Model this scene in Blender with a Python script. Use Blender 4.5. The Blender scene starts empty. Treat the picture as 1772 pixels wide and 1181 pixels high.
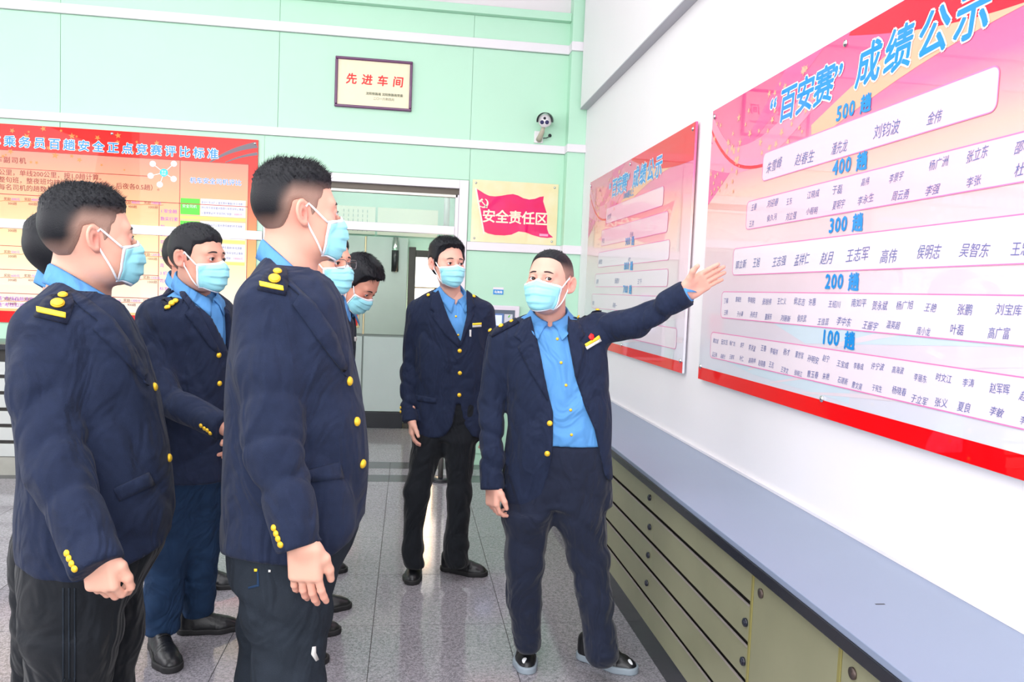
import bpy, bmesh, math, random
import numpy as np
from mathutils import Vector, Matrix
from mathutils.bvhtree import BVHTree
from mathutils.geometry import delaunay_2d_cdt

random.seed(7); np.random.seed(7)
SC = bpy.context.scene
COL = SC.collection
PI = math.pi

# ------------------------------------------------------------------ camera
FPX = 1349.4
YAW, PITCH, ROLL = 0.1329448, -0.0627272, 0.0409139
CAM = np.array([0.0, 0.0, 1.5])
_cy, _sy, _cp, _sp, _cr, _sr = math.cos(YAW), math.sin(YAW), math.cos(PITCH), math.sin(PITCH), math.cos(ROLL), math.sin(ROLL)
FW = np.array([_sy*_cp, _cy*_cp, _sp])
_r0 = np.array([_cy, -_sy, 0.0]); _u0 = np.cross(_r0, FW)
RT = _cr*_r0 + _sr*_u0
UP = -_sr*_r0 + _cr*_u0
cam = bpy.data.cameras.new('camera'); camo = bpy.data.objects.new('camera', cam); COL.objects.link(camo)
cam.sensor_width = 36.0; cam.lens = FPX*36.0/1772.0; cam.clip_start = 0.05; cam.clip_end = 100
M = Matrix.Identity(4)
for i in range(3):
    M[i][0] = RT[i]; M[i][1] = UP[i]; M[i][2] = -FW[i]; M[i][3] = CAM[i]
camo.matrix_world = M
SC.camera = camo

# ------------------------------------------------------------------ world, lights, exposure
SC.view_settings.view_transform = 'Standard'; SC.view_settings.look = 'None'
SC.view_settings.gamma = 1.0; SC.view_settings.use_curve_mapping = False
SC.view_settings.exposure = 0.60
wd = bpy.data.worlds.new('world'); SC.world = wd; wd.use_nodes = True
bg = wd.node_tree.nodes['Background']; bg.inputs[0].default_value = (0.93, 0.95, 1.0, 1); bg.inputs[1].default_value = 1.5

def area(name, loc, target, sx, sy, power, col=(1, 1, 1)):
    l = bpy.data.lights.new(name, 'AREA'); l.shape = 'RECTANGLE'; l.size = sx; l.size_y = sy; l.energy = power; l.color = col
    o = bpy.data.objects.new(name, l); COL.objects.link(o); o.location = loc
    d = Vector(target)-Vector(loc); o.rotation_euler = d.to_track_quat('-Z', 'Y').to_euler()
    return o
area('daylight_window_light', (-1.8, -3.3, 2.7), (0.0, 4.0, 1.2), 6.8, 3.4, 140, (1.0, 0.98, 0.97))
area('side_fill_light', (-5.2, 2.5, 2.4), (0.5, 3.0, 1.3), 4.5, 2.2, 65, (0.97, 0.99, 1.0))  # fill light added on the unseen left side, brightens the bulkhead
area('ceiling_light', (-1.2, 1.0, 4.25), (-1.2, 1.0, 0), 4.5, 5.0, 100, (1, 1, 1))

# ------------------------------------------------------------------ helpers
def ray(x, y):
    d = FW*FPX + RT*(x-886) - UP*(y-590.5)
    return d/np.linalg.norm(d)
def on(x, y, ax, v):
    d = ray(x, y); t = (v-CAM[ax])/d[ax]
    return CAM+d*t
def P(x, y, dep):
    return CAM + (FW + RT*((x-886)/FPX) - UP*((y-590.5)/FPX))*dep

MATS = {}
def mat(name, col, rough=0.6, metal=0.0, noise=0.0, scale=20.0, bump=0.0, bscale=60.0, coat=0.0, spec=0.5, emit=None, alpha=None, sheen=0.0, attr=None, sss=0.0, col2=None, wrinkle=0.0):
    if name in MATS: return MATS[name]
    m = bpy.data.materials.new(name); m.use_nodes = True; nt = m.node_tree; b = nt.nodes['Principled BSDF']
    b.inputs['Base Color'].default_value = (*col, 1); b.inputs['Roughness'].default_value = rough; b.inputs['Metallic'].default_value = metal
    b.inputs['Specular IOR Level'].default_value = spec
    b.inputs['Coat Weight'].default_value = coat; b.inputs['Coat Roughness'].default_value = 0.02
    if sheen: b.inputs['Sheen Weight'].default_value = sheen; b.inputs['Sheen Roughness'].default_value = 0.5
    if emit: b.inputs['Emission Color'].default_value = (*emit[0], 1); b.inputs['Emission Strength'].default_value = emit[1]
    if alpha is not None: b.inputs['Alpha'].default_value = alpha
    if sss: b.inputs['Subsurface Weight'].default_value = sss; b.inputs['Subsurface Radius'].default_value = (0.02, 0.008, 0.005)
    tc = nt.nodes.new('ShaderNodeTexCoord')
    if noise or col2:
        n = nt.nodes.new('ShaderNodeTexNoise'); n.inputs['Scale'].default_value = scale; n.inputs['Detail'].default_value = 5
        nt.links.new(tc.outputs['Object'], n.inputs['Vector'])
        mx = nt.nodes.new('ShaderNodeMix'); mx.data_type = 'RGBA'
        c2 = col2 if col2 else tuple(max(0, c*(1-noise)) for c in col)
        c1 = col if col2 else tuple(min(1, c*(1+noise)) for c in col)
        mx.inputs[6].default_value = (*c1, 1); mx.inputs[7].default_value = (*c2, 1)
        nt.links.new(n.outputs['Fac'], mx.inputs[0]); nt.links.new(mx.outputs[2], b.inputs['Base Color'])
    if attr:
        a = nt.nodes.new('ShaderNodeAttribute'); a.attribute_name = attr
        nt.links.new(a.outputs['Color'], b.inputs['Base Color'])
    if bump:
        n2 = nt.nodes.new('ShaderNodeTexNoise'); n2.inputs['Scale'].default_value = bscale; n2.inputs['Detail'].default_value = 4
        nt.links.new(tc.outputs['Object'], n2.inputs['Vector'])
        bp = nt.nodes.new('ShaderNodeBump'); bp.inputs['Strength'].default_value = bump; bp.inputs['Distance'].default_value = 0.01
        nt.links.new(n2.outputs['Fac'], bp.inputs['Height']); nt.links.new(bp.outputs['Normal'], b.inputs['Normal'])
    if wrinkle:
        n3 = nt.nodes.new('ShaderNodeTexNoise'); n3.inputs['Scale'].default_value = 5.5; n3.inputs['Detail'].default_value = 2; n3.inputs['Distortion'].default_value = 1.6
        mp = nt.nodes.new('ShaderNodeMapping'); mp.inputs['Rotation'].default_value = (0.5, 0.4, 0.3); mp.inputs['Scale'].default_value = (1.5, 1.5, 0.8)
        nt.links.new(tc.outputs['Object'], mp.inputs['Vector']); nt.links.new(mp.outputs[0], n3.inputs['Vector'])
        b2 = nt.nodes.new('ShaderNodeBump'); b2.inputs['Strength'].default_value = wrinkle; b2.inputs['Distance'].default_value = 0.06
        nt.links.new(n3.outputs['Fac'], b2.inputs['Height'])
        if bump: nt.links.new(b2.outputs['Normal'], bp.inputs['Normal'])
        else: nt.links.new(b2.outputs['Normal'], b.inputs['Normal'])
    MATS[name] = m
    return m

def link(name, me, parent=None, m=None, smooth=False):
    o = bpy.data.objects.new(name, me); COL.objects.link(o)
    if m is not None: me.materials.append(m)
    if parent is not None:
        o.parent = parent
    if smooth:
        me.polygons.foreach_set('use_smooth', np.ones(len(me.polygons), bool))
    return o
def off(parent):
    v = Vector((0, 0, 0)); p = parent
    while p is not None: v += p.location; p = p.parent
    return v
def obj(name, verts, faces, m, parent=None, smooth=False, bevel=0.0):
    me = bpy.data.meshes.new(name)
    o3 = off(parent)
    vs = [(v[0]-o3.x, v[1]-o3.y, v[2]-o3.z) for v in verts]
    me.from_pydata(vs, [], [tuple(f) for f in faces]); me.update()
    o = link(name, me, parent, m, smooth)
    if bevel:
        md = o.modifiers.new('bevel', 'BEVEL'); md.width = bevel; md.segments = 2; md.limit_method = 'ANGLE'
    return o
def root(name, label, cat, loc, group=None):
    o = bpy.data.objects.new(name, None); COL.objects.link(o); o.location = loc; o.empty_display_size = 0.1
    tag(o, label, cat, group); return o
def tag(o, label=None, cat=None, group=None, kind=None):
    if label: o['label'] = label
    if cat: o['category'] = cat
    if group: o['group'] = group
    if kind: o['kind'] = kind
    return o
def st(o, label=None):
    o['kind'] = 'structure'
    if label: o['label'] = label
    return o
def boxg(x0, x1, y0, y1, z0, z1):
    v = [(x, y, z) for x in (x0, x1) for y in (y0, y1) for z in (z0, z1)]
    f = [(0, 1, 3, 2), (4, 6, 7, 5), (0, 4, 5, 1), (2, 3, 7, 6), (0, 2, 6, 4), (1, 5, 7, 3)]
    return v, f
def box(name, x0, x1, y0, y1, z0, z1, m, parent=None, bevel=0.0):
    v, f = boxg(min(x0, x1), max(x0, x1), min(y0, y1), max(y0, y1), min(z0, z1), max(z0, z1))
    return obj(name, v, f, m, parent, False, bevel)
def merge(parts):
    V = []; F = []
    for v, f in parts:
        n = len(V); V += list(v); F += [tuple(i+n for i in q) for q in f]
    return V, F
def cylg(c, ax, r, h, n=20, r2=None):
    c = np.array(c, float); ax = np.array(ax, float); ax /= np.linalg.norm(ax)
    a = np.cross(ax, (0, 0, 1)) if abs(ax[2]) < 0.9 else np.cross(ax, (1, 0, 0)); a /= np.linalg.norm(a); b = np.cross(ax, a)
    r2 = r if r2 is None else r2
    V = []
    for k, (rr, t) in enumerate(((r, 0), (r2, h))):
        for i in range(n):
            t2 = 2*PI*i/n; V.append(tuple(c+ax*t+rr*(a*math.cos(t2)+b*math.sin(t2))))
    F = [(i, (i+1) % n, n+(i+1) % n, n+i) for i in range(n)] + [tuple(range(n))[::-1], tuple(range(n, 2*n))]
    return V, F
def domeg(c, ax, r, h, n=14, rings=4):
    c = np.array(c, float); ax = np.array(ax, float); ax /= np.linalg.norm(ax)
    a = np.cross(ax, (0, 0, 1)) if abs(ax[2]) < 0.9 else np.cross(ax, (1, 0, 0)); a /= np.linalg.norm(a); b = np.cross(ax, a)
    V = []; F = []
    for k in range(rings):
        t = k/rings*PI/2
        for i in range(n):
            s = 2*PI*i/n; V.append(tuple(c+ax*h*math.sin(t)+r*math.cos(t)*(a*math.cos(s)+b*math.sin(s))))
    V.append(tuple(c+ax*h))
    for k in range(rings-1):
        F += [(k*n+i, k*n+(i+1) % n, (k+1)*n+(i+1) % n, (k+1)*n+i) for i in range(n)]
    F += [((rings-1)*n+i, (rings-1)*n+(i+1) % n, rings*n) for i in range(n)]
    F.append(tuple(range(n))[::-1])
    return V, F
def tubeg(pts, r, n=8, closed=False):
    pts = [np.array(p, float) for p in pts]; V = []; F = []; N = len(pts)
    prev = None
    for i, p in enumerate(pts):
        t = pts[(i+1) % N if closed else min(i+1, N-1)]-pts[(i-1) % N if closed else max(i-1, 0)]; t /= np.linalg.norm(t)+1e-9
        if prev is None:
            a = np.cross(t, (0, 0, 1));
            if np.linalg.norm(a) < 0.1: a = np.cross(t, (1, 0, 0))
        else: a = prev-t*np.dot(prev, t)
        a /= np.linalg.norm(a)+1e-9; prev = a; b = np.cross(t, a)
        rr = r[i] if hasattr(r, '__len__') else r
        for k in range(n):
            s = 2*PI*k/n; V.append(tuple(p+rr*(a*math.cos(s)+b*math.sin(s))))
    for i in range(N if closed else N-1):
        j = (i+1) % N
        F += [(i*n+k, i*n+(k+1) % n, j*n+(k+1) % n, j*n+k) for k in range(n)]
    if not closed: F += [tuple(range(n))[::-1], tuple(range((N-1)*n, N*n))]
    return V, F

class Face:
    """a flat print plane: o origin (lower left), r right, u up, n normal"""
    def __init__(s, o, r, u):
        s.o = np.array(o, float); s.r = np.array(r, float); s.u = np.array(u, float); s.n = np.cross(s.r, s.u)
    def pt(s, a, b, l=0.0): return s.o+s.r*a+s.u*b+s.n*l
    def poly(s, name, pts, m, parent, l=0.001):
        V = [tuple(s.pt(a, b, l)) for a, b in pts]
        return obj(name, V, [tuple(range(len(V)))], m, parent)
    def polyg(s, pts, l=0.001):
        return [tuple(s.pt(a, b, l)) for a, b in pts], [tuple(range(len(pts)))]
    def rect(s, name, a0, b0, a1, b1, m, parent, l=0.001):
        return s.poly(name, [(a0, b0), (a1, b0), (a1, b1), (a0, b1)], m, parent, l)
    def slab(s, name, a0, b0, a1, b1, l0, l1, m, parent, bevel=0.0):
        V = [tuple(s.pt(a, b, l)) for l in (l0, l1) for a, b in ((a0, b0), (a1, b0), (a1, b1), (a0, b1))]
        F = [(3, 2, 1, 0), (4, 5, 6, 7), (0, 1, 5, 4), (1, 2, 6, 5), (2, 3, 7, 6), (3, 0, 4, 7)]
        return obj(name, V, F, m, parent, False, bevel)
    def lineg(s, p, q, w, l=0.0015):
        p = np.array(p, float); q = np.array(q, float); d = q-p; d /= np.linalg.norm(d)+1e-9; nn = np.array((-d[1], d[0]))*w/2
        return s.polyg([p-nn, q-nn, q+nn, p+nn], l)
    def ringg(s, a0, b0, a1, b1, rad, w, l=0.0015):
        def out(k):
            L = []
            for cx, cy, st0 in ((a1-rad, b1-rad, 0), (a0+rad, b1-rad, 1), (a0+rad, b0+rad, 2), (a1-rad, b0+rad, 3)):
                for i in range(6):
                    t = (st0+i/5)*PI/2; L.append((cx+(rad+k)*math.cos(t), cy+(rad+k)*math.sin(t)))
            return L
        A = out(w/2); B = out(-w/2); n = len(A)
        V = [tuple(s.pt(a, b, l)) for a, b in A+B]
        return V, [(i, (i+1) % n, n+(i+1) % n, n+i) for i in range(n)]
    def rrect(s, name, a0, b0, a1, b1, rad, m, parent, l=0.001):
        L = []
        for cx, cy, st0 in ((a1-rad, b1-rad, 0), (a0+rad, b1-rad, 1), (a0+rad, b0+rad, 2), (a1-rad, b0+rad, 3)):
            for i in range(6):
                t = (st0+i/5)*PI/2; L.append((cx+rad*math.cos(t), cy+rad*math.sin(t)))
        return s.poly(name, L, m, parent, l)

def textg(face, txt, a, b, size, l=0.002, align='LEFT', bold=0.0, shear=0.0, track=1.0, sx=1.0, rot=0.0):
    c = bpy.data.curves.new('t', 'FONT'); c.body = txt; c.size = size; c.align_x = align; c.shear = shear
    c.space_character = track; c.resolution_u = 2
    o = bpy.data.objects.new('t', c); COL.objects.link(o)
    dg = bpy.context.evaluated_depsgraph_get()
    me = o.evaluated_get(dg).to_mesh()
    n = len(me.vertices); co = np.zeros(n*3); me.vertices.foreach_get('co', co); co = co.reshape(-1, 3)
    F = [tuple(p.vertices) for p in me.polygons]
    x = co[:, 0]*sx; y = co[:, 1]
    if rot: x, y = x*math.cos(rot)-y*math.sin(rot), x*math.sin(rot)+y*math.cos(rot)
    sh = [(0, 0)]
    if bold > 0: sh = [(math.cos(t*PI/4+0.39)*bold, math.sin(t*PI/4+0.39)*bold) for t in (range(8) if bold > 0.004 else range(0, 8, 2))]
    VS = []; FS = []
    for i, (dx, dy) in enumerate(sh):
        VS.append(face.o[None]+face.r[None]*(a+x+dx)[:, None]+face.u[None]*(b+y+dy)[:, None]+face.n[None]*(l+i*0.00003)); FS += [tuple(q+i*n for q in f) for f in F]
    V = np.concatenate(VS); F = FS
    o.evaluated_get(dg).to_mesh_clear()
    bpy.data.objects.remove(o); bpy.data.curves.remove(c)
    return [tuple(v) for v in V], F
def text(name, face, txt, a, b, size, m, parent, **k):
    V, F = textg(face, txt, a, b, size, **k)
    return obj(name, V, F, m, parent)
# ------------------------------------------------------------------ setting
WB = 6.62      # back wall plane
WR = 1.42      # right wall plane
green = mat('green_wall_panel', (0.50, 0.80, 0.61), 0.5, noise=0.02, scale=3)
white_wall = mat('white_paint', (0.90, 0.865, 0.89), 0.55, noise=0.01, scale=3)
white_trim = mat('white_trim', (0.84, 0.80, 0.84), 0.4)
trim_side = mat('trim_grey', (0.5, 0.5, 0.55), 0.5)
ceil_m = mat('ceiling_white', (0.85, 0.85, 0.85), 0.8)
black_gloss = mat('black_stone', (0.02, 0.022, 0.03), 0.25)

# floor: granite tiles
def granite():
    m = bpy.data.materials.new('granite_tile'); m.use_nodes = True; nt = m.node_tree; b = nt.nodes['Principled BSDF']
    tc = nt.nodes.new('ShaderNodeTexCoord')
    v = nt.nodes.new('ShaderNodeTexVoronoi'); v.inputs['Scale'].default_value = 210; nt.links.new(tc.outputs['Generated'], v.inputs['Vector'])
    geo = nt.nodes.new('ShaderNodeNewGeometry')
    nt.links.new(geo.outputs['Position'], v.inputs['Vector'])
    n = nt.nodes.new('ShaderNodeTexNoise'); n.inputs['Scale'].default_value = 60; n.inputs['Detail'].default_value = 6; nt.links.new(geo.outputs['Position'], n.inputs['Vector'])
    r = nt.nodes.new('ShaderNodeValToRGB'); e = r.color_ramp.elements
    e[0].position = 0.1; e[0].color = (0.07, 0.07, 0.085, 1); e[1].position = 0.85; e[1].color = (0.40, 0.38, 0.42, 1)
    x = r.color_ramp.elements.new(0.45); x.color = (0.22, 0.21, 0.235, 1)
    sep = nt.nodes.new('ShaderNodeSeparateColor'); nt.links.new(v.outputs['Color'], sep.inputs[0])
    ad = nt.nodes.new('ShaderNodeMath'); ad.operation = 'MULTIPLY_ADD'; ad.inputs[1].default_value = 0.45
    nt.links.new(sep.outputs[0], ad.inputs[0]); 
    mu = nt.nodes.new('ShaderNodeMath'); mu.operation = 'MULTIPLY'; mu.inputs[1].default_value = 0.75; nt.links.new(n.outputs['Fac'], mu.inputs[0]); nt.links.new(mu.outputs[0], ad.inputs[2])
    nt.links.new(ad.outputs[0], r.inputs[0])
    nt.links.new(r.outputs[0], b.inputs['Base Color']); b.inputs['Roughness'].default_value = 0.10; b.inputs['Specular IOR Level'].default_value = 0.55
    return m
gran = granite()
gran_dark = mat('dark_granite', (0.075, 0.08, 0.09), 0.15, noise=0.5, scale=220)
fl = st(box('floor', -5.6, WR, -3.5, 9.2, -0.06, -0.005, mat('grout', (0.11, 0.105, 0.11), 0.7)))
tmesh = {}
def tile(x0, x1, y0, y1, m=gran, nm='tile'):
    key = (round(x1-x0, 3), round(y1-y0, 3), m.name)
    g = 0.0016
    if key not in tmesh:
        v, f = boxg(g, x1-x0-g, g, y1-y0-g, -0.02, 0.0)
        me = bpy.data.meshes.new(nm); me.from_pydata(v, [], f); me.materials.append(m); tmesh[key] = me
    o = bpy.data.objects.new(nm, tmesh[key]); COL.objects.link(o); o.parent = fl; o.location = (x0, y0, 0)
xs = [-0.113+0.585*k for k in range(-7, 3)]
def xrows(y0, y1, m=gran, shift=0.0):
    for k in range(len(xs)):
        x0 = xs[k]+shift; x1 = x0+0.585
        if x1 > WR-0.005: x1 = WR-0.005
        if x1-x0 > 0.05: tile(x0, x1, y0, y1, m)
ys = [3.413+0.62*k for k in range(-3, 5)]
for y in ys[:-1]: xrows(y, y+0.62)
xrows(ys[-1], 6.003)
xrows(6.003, 6.227, gran_dark)
xrows(6.227, 6.448)
xrows(6.448, 6.693, gran_dark)
for y in (6.693, 7.243, 7.793): 
    for x in (-1.8, -1.2, -0.6, 0.0, 0.6): tile(x+0.09, x+0.69, y, y+0.55)

# back wall with door opening, built of recessed panels
OX0, OX1, OZ = -1.12, 0.388, 2.346
v, f = merge([boxg(-5.6, OX0-0.075, WB, WB+0.25, 0, 3.84), boxg(OX1+0.075, WR, WB, WB+0.25, 0, 3.84), boxg(OX0-0.075, OX1+0.075, WB, WB+0.25, OZ+0.07, 3.84), boxg(-5.6, WR, WB+0.06, WB+0.25, 3.84, 4.5)])
wbk = st(obj('wall_back', v, f, green), 'pale green panelled back wall with white bands')
for (x0, x1) in ((-4.4, -2.752), (-2.748, -1.102), (-1.098, 0.46), (0.463, 1.27)):
    for (z0, z1) in ((2.75, 3.51), (3.585, 3.775)):
        box('wall_panel', x0, x1, WB-0.012, WB+0.002, z0+0.002, z1-0.002, green, wbk)
for (x0, x1, z0, z1) in ((-4.4, -2.752, 1.912, 2.683), (-2.748, -1.20, 1.912, 2.683), (0.468, 1.27, 1.912, 2.683), (0.468, 1.27, 0.1, 1.836), (-2.748, -1.20, 0.1, 1.836), (-4.4, -2.752, 0.1, 1.836), (-1.20, 0.466, 2.422, 2.683)):
    box('wall_panel', x0+0.001, x1-0.001, WB-0.012, WB+0.002, z0+0.002, z1-0.002, green, wbk)
wv = st(box('wall_upper', -5.6, WR, WB-0.0, WB+0.06, 3.84, 4.5, mat('upper_wall_white', (0.80, 0.74, 0.77), 0.6)))
n = 0
def trim(x0, x1, y0, y1, z0, z1, m=white_trim, bevel=0.003):
    global n
    n += 1
    return st(box('trim_%d' % n, x0, x1, y0, y1, z0, z1, m, None, bevel))
PY = 6.49      # pilaster front
pil = st(box('wall_pilaster', 1.27, WR, PY, WB+0.01, 0, 4.5, green, None, 0.003))
trim(-5.6, 1.268, WB-0.04, WB-0.013, 3.512, 3.585); trim(1.262, WR, PY-0.03, WB-0.02, 3.512, 3.585)
trim(-5.6, 1.268, WB-0.035, WB-0.013, 2.685, 2.75); trim(1.262, WR, PY-0.025, WB-0.02, 2.685, 2.75)
trim(0.466, 1.268, WB-0.035, WB-0.013, 1.838, 1.91); trim(1.262, WR, PY-0.025, WB-0.02, 1.838, 1.91)
trim(-5.6, -1.2, WB-0.035, WB-0.013, 1.838, 1.91)
trim(-5.6, 1.268, WB-0.07, WB-0.002, 3.775, 3.84, green)

# right wall, bulkhead, beam underside
st(box('wall_right', WR, WR+0.2, -3.5, 9.2, 0, 4.5, white_wall), 'white right wall carrying the red and white boards')
bh = st(box('wall_bulkhead', 1.355, WR, -3.5, PY-0.04, 3.045, 4.5, white_wall, None, 0.004), 'white boxed bulkhead above the right wall boards')
st(box('trim_20', 1.353, WR-0.001, -3.5, PY-0.035, 3.036, 3.044, trim_side))
# left wall + ceiling (out of frame, they are mirrored in the glossy boards)
st(box('wall_left', -5.8, -5.6, -3.5, 9.2, 0, 4.5, white_wall))
cl = st(box('ceiling', -5.6, WR, -3.5, 9.2, 4.5, 4.6, ceil_m))

# door set: white frame, transom bar, glass, the corridor beyond
df = st(box('door_1', OX0-0.075, OX0, WB-0.03, WB+0.1, 0, OZ+0.07, white_trim, None, 0.004), 'white doorway frame with a glass transom in the back wall')
box('frame_jamb', OX1, OX1+0.075, WB-0.03, WB+0.1, 0, OZ+0.07, white_trim, df, 0.004)
box('frame_head', OX0, OX1, WB-0.03, WB+0.1, OZ, OZ+0.07, white_trim, df, 0.004)
steel = mat('brushed_steel', (0.42, 0.40, 0.37), 0.35, metal=0.8, noise=0.1, scale=40)
dark_st = mat('dark_bronze', (0.09, 0.075, 0.06), 0.4, metal=0.5)
box('track_rail', OX0, OX1, WB+0.02, WB+0.09, OZ-0.045, OZ-0.001, dark_st, df)
box('track_lip', OX0, OX1-0.01, WB+0.0, WB+0.03, OZ-0.075, OZ-0.05, steel, df, 0.003)
box('transom_bar', OX0, OX1-0.03, WB-0.01, WB+0.07, 1.962, 2.03, white_trim, df, 0.003)
box('inner_jamb', OX1-0.03, OX1-0.001, WB+0.0, WB+0.07, 0, OZ-0.05, white_trim, df, 0.003)
gl = bpy.data.materials.new('clear_glass'); gl.use_nodes = True
b_ = gl.node_tree.nodes['Principled BSDF']; b_.inputs['Transmission Weight'].default_value = 1.0; b_.inputs['Roughness'].default_value = 0.0; b_.inputs['IOR'].default_value = 1.45; b_.inputs['Base Color'].default_value = (0.85, 0.96, 0.93, 1)
gp = box('transom_pane', OX0+0.002, OX1-0.031, WB+0.03, WB+0.036, 2.031, OZ-0.076, gl, df)

CB = 8.35
cw = mat('corridor_green', (0.50, 0.72, 0.62), 0.5, noise=0.03, scale=2)
st(box('wall_corridor', -2.4, 1.42, CB+0.3, CB+0.45, 0, 3.2, cw))
st(box('wall_corridor_left', -2.45, -2.3, WB+0.25, CB+0.3, 0, 3.2, cw))
st(box('ceiling_corridor', -2.45, 1.42, WB+0.25, CB+0.45, 3.2, 3.3, ceil_m))
lm = mat('lamp_tube', (1, 1, 1), 0.5, emit=((1, 0.99, 0.97), 9))
wardrobe = root('cabinet', 'tall greenish-grey metal cabinet with dark plinth beyond the doorway', 'cabinet', (-0.8, CB, 0))
pan = mat('panel_grey_green', (0.40, 0.47, 0.42), 0.32, noise=0.08, scale=4, metal=0.3)
pan2 = mat('panel_pale_grey', (0.60, 0.66, 0.67), 0.32, noise=0.05, scale=4)
box('carcass', -2.2, -0.03, CB+0.02, CB+0.28, 0.0, 2.02, mat('cabinet_side', (0.35, 0.4, 0.38), 0.4), wardrobe)
box('plinth', -2.2, -0.03, CB-0.03, CB+0.02, 0.0, 0.17, black_gloss, wardrobe, 0.003)
for x0, x1 in ((-2.2, -1.34), (-1.335, -0.478), (-0.462, -0.03)):
    box('door', x0, x1, CB-0.01, CB+0.02, 0.995, 2.02, pan, wardrobe, 0.003)
    box('door', x0, x1, CB-0.01, CB+0.02, 0.175, 0.97, pan2, wardrobe, 0.003)
box('edge_strip', -0.477, -0.463, CB-0.016, CB+0.02, 0.995, 2.02, mat('brass_strip', (0.6, 0.5, 0.3), 0.35, metal=0.7), wardrobe)
chrome = mat('chrome', (0.75, 0.75, 0.75), 0.12, metal=1.0)
hv, hf = cylg((-0.16, CB-0.06, 1.66), (0, 0, 1), 0.035, 0.36, 20)
obj('handle', hv, hf, chrome, wardrobe, True)
hv, hf = cylg((-0.16, CB-0.06, 1.665), (0, 0, 1), 0.0365, 0.22, 20)
obj('handle_grip', hv, hf, mat('handle_black', (0.03, 0.03, 0.035), 0.3), wardrobe, True)
for z in (1.7, 1.98): 
    hv, hf = cylg((-0.16, CB-0.06, z), (0, 1, 0), 0.01, 0.06, 10); obj('handle_post', hv, hf, chrome, wardrobe, True)
# red framed notice hanging on the cabinet
rs = root('notice', 'small red notice in a gold frame hanging on the grey cabinet', 'sign', (-0.60, CB-0.02, 1.2))
box('frame', -0.70, -0.515, CB-0.03, CB-0.011, 1.06, 1.36, mat('gold_frame', (0.55, 0.45, 0.25), 0.4, metal=0.5), rs, 0.002)
box('sheet', -0.685, -0.53, CB-0.034, CB-0.0305, 1.08, 1.34, mat('red_print', (0.85, 0.005, 0.005), 0.4), rs)
# dark framed glazed door standing open to a bright room
dd = st(box('door_2', -0.02, 0.055, CB-0.03, CB+0.05, 0.0, 1.93, mat('dark_wood', (0.05, 0.042, 0.035), 0.4, noise=0.3, scale=15), None, 0.004), 'dark framed door at the end of the corridor')
box('door_head', 0.055, 0.62, CB-0.02, CB+0.05, 1.83, 1.9, MATS['dark_wood'], dd, 0.003)
box('door_jamb', 0.56, 0.62, CB-0.02, CB+0.05, 0.0, 1.83, MATS['dark_wood'], dd, 0.003)
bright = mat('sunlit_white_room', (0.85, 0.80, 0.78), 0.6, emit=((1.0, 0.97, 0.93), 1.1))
warm = mat('floor_streak_glow', (0.9, 0.8, 0.7), 0.6, emit=((1.0, 0.66, 0.38), 7.0))
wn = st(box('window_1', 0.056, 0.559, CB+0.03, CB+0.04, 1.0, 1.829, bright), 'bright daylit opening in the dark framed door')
box('window_sill', 0.056, 0.559, CB+0.0, CB+0.03, 1.50, 1.515, mat('sill_wood', (0.7, 0.5, 0.35), 0.5), wn)
st(box('glow_strip', 0.22, 0.30, CB+0.0, CB+0.04, 0.15, 1.498, warm), 'narrow warm glowing strip added low in the end door for the floor streak')  # added glow, placed and tinted so its reflection streaks the floor
box('door_panel', 0.056, 0.559, CB+0.01, CB+0.035, 0.0, 0.998, pan2, dd)
# notice boards above the cabinet, seen through the transom
cream = mat('cream_board', (0.85, 0.83, 0.72), 0.5)
for i, (x0, x1, lb) in enumerate(((-0.83, -0.392, 'cream wall chart with fine columns seen through the transom, left one'), (-0.368, 0.283, 'blank cream board seen through the transom, the wider right one'))):
    o = box('notice_board', x0, x1, CB+0.28, CB+0.299, 2.06, 2.355, cream); tag(o, lb, 'notice board')
    if i == 0:
        parts = []
        for k in range(6):
            xx = x0+0.10+k*0.05
            for j in range(5): parts.append(boxg(xx, xx+0.006, CB+0.276, CB+0.281, 2.09+j*0.05, 2.12+j*0.05))
        vv, ff = merge(parts); q_ = obj('chart_marks', vv, ff, mat('grey_green_ink', (0.3, 0.42, 0.38), 0.5), o); q_['kind'] = 'stuff'
vv, ff = cylg((0.351, CB-0.3, 1.9), (0, 0, 1), 0.03, 1.29, 16)
o = obj('pipe', vv, ff, white_trim, None, True); tag(o, 'white vertical pipe hanging below the corridor ceiling beside the dark door', 'pipe')
for i, y in enumerate((7.3,)):
    o = box('ceiling_lamp', -1.6, 0.6, y, y+0.08, 3.12, 3.199, lm); tag(o, 'white tube lamp on the corridor ceiling', 'lamp')
# ceiling tube lamps of the hall (their reflections streak the boards)
k = 0
names = ['nearest the window', 'second from the window', 'third from the window', 'fourth from the window']
tube = mat('hall_tube', (1, 1, 1), 0.5, emit=((1, 1, 1), 8))
for yi, y in enumerate((-1.0, 1.0, 3.0, 5.0)):
    for xi, x in enumerate((-4.0, -1.9)):
        o = root('ceiling_lamp', 'long white tube lamp on the hall ceiling, %s row, %s side' % (['rear', 'second', 'third', 'front'][yi], ['left', 'right'][xi]), 'lamp', (x, y, 4.4), 'tube lamps on the hall ceiling')
        box('housing', x-0.7, x+0.7, y-0.05, y+0.05, 4.43, 4.499, white_trim, o, 0.005)
        vv, ff = cylg((x-0.68, y, 4.40), (1, 0, 0), 0.018, 1.36, 10); obj('tube', vv, ff, tube, o, True)

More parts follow.
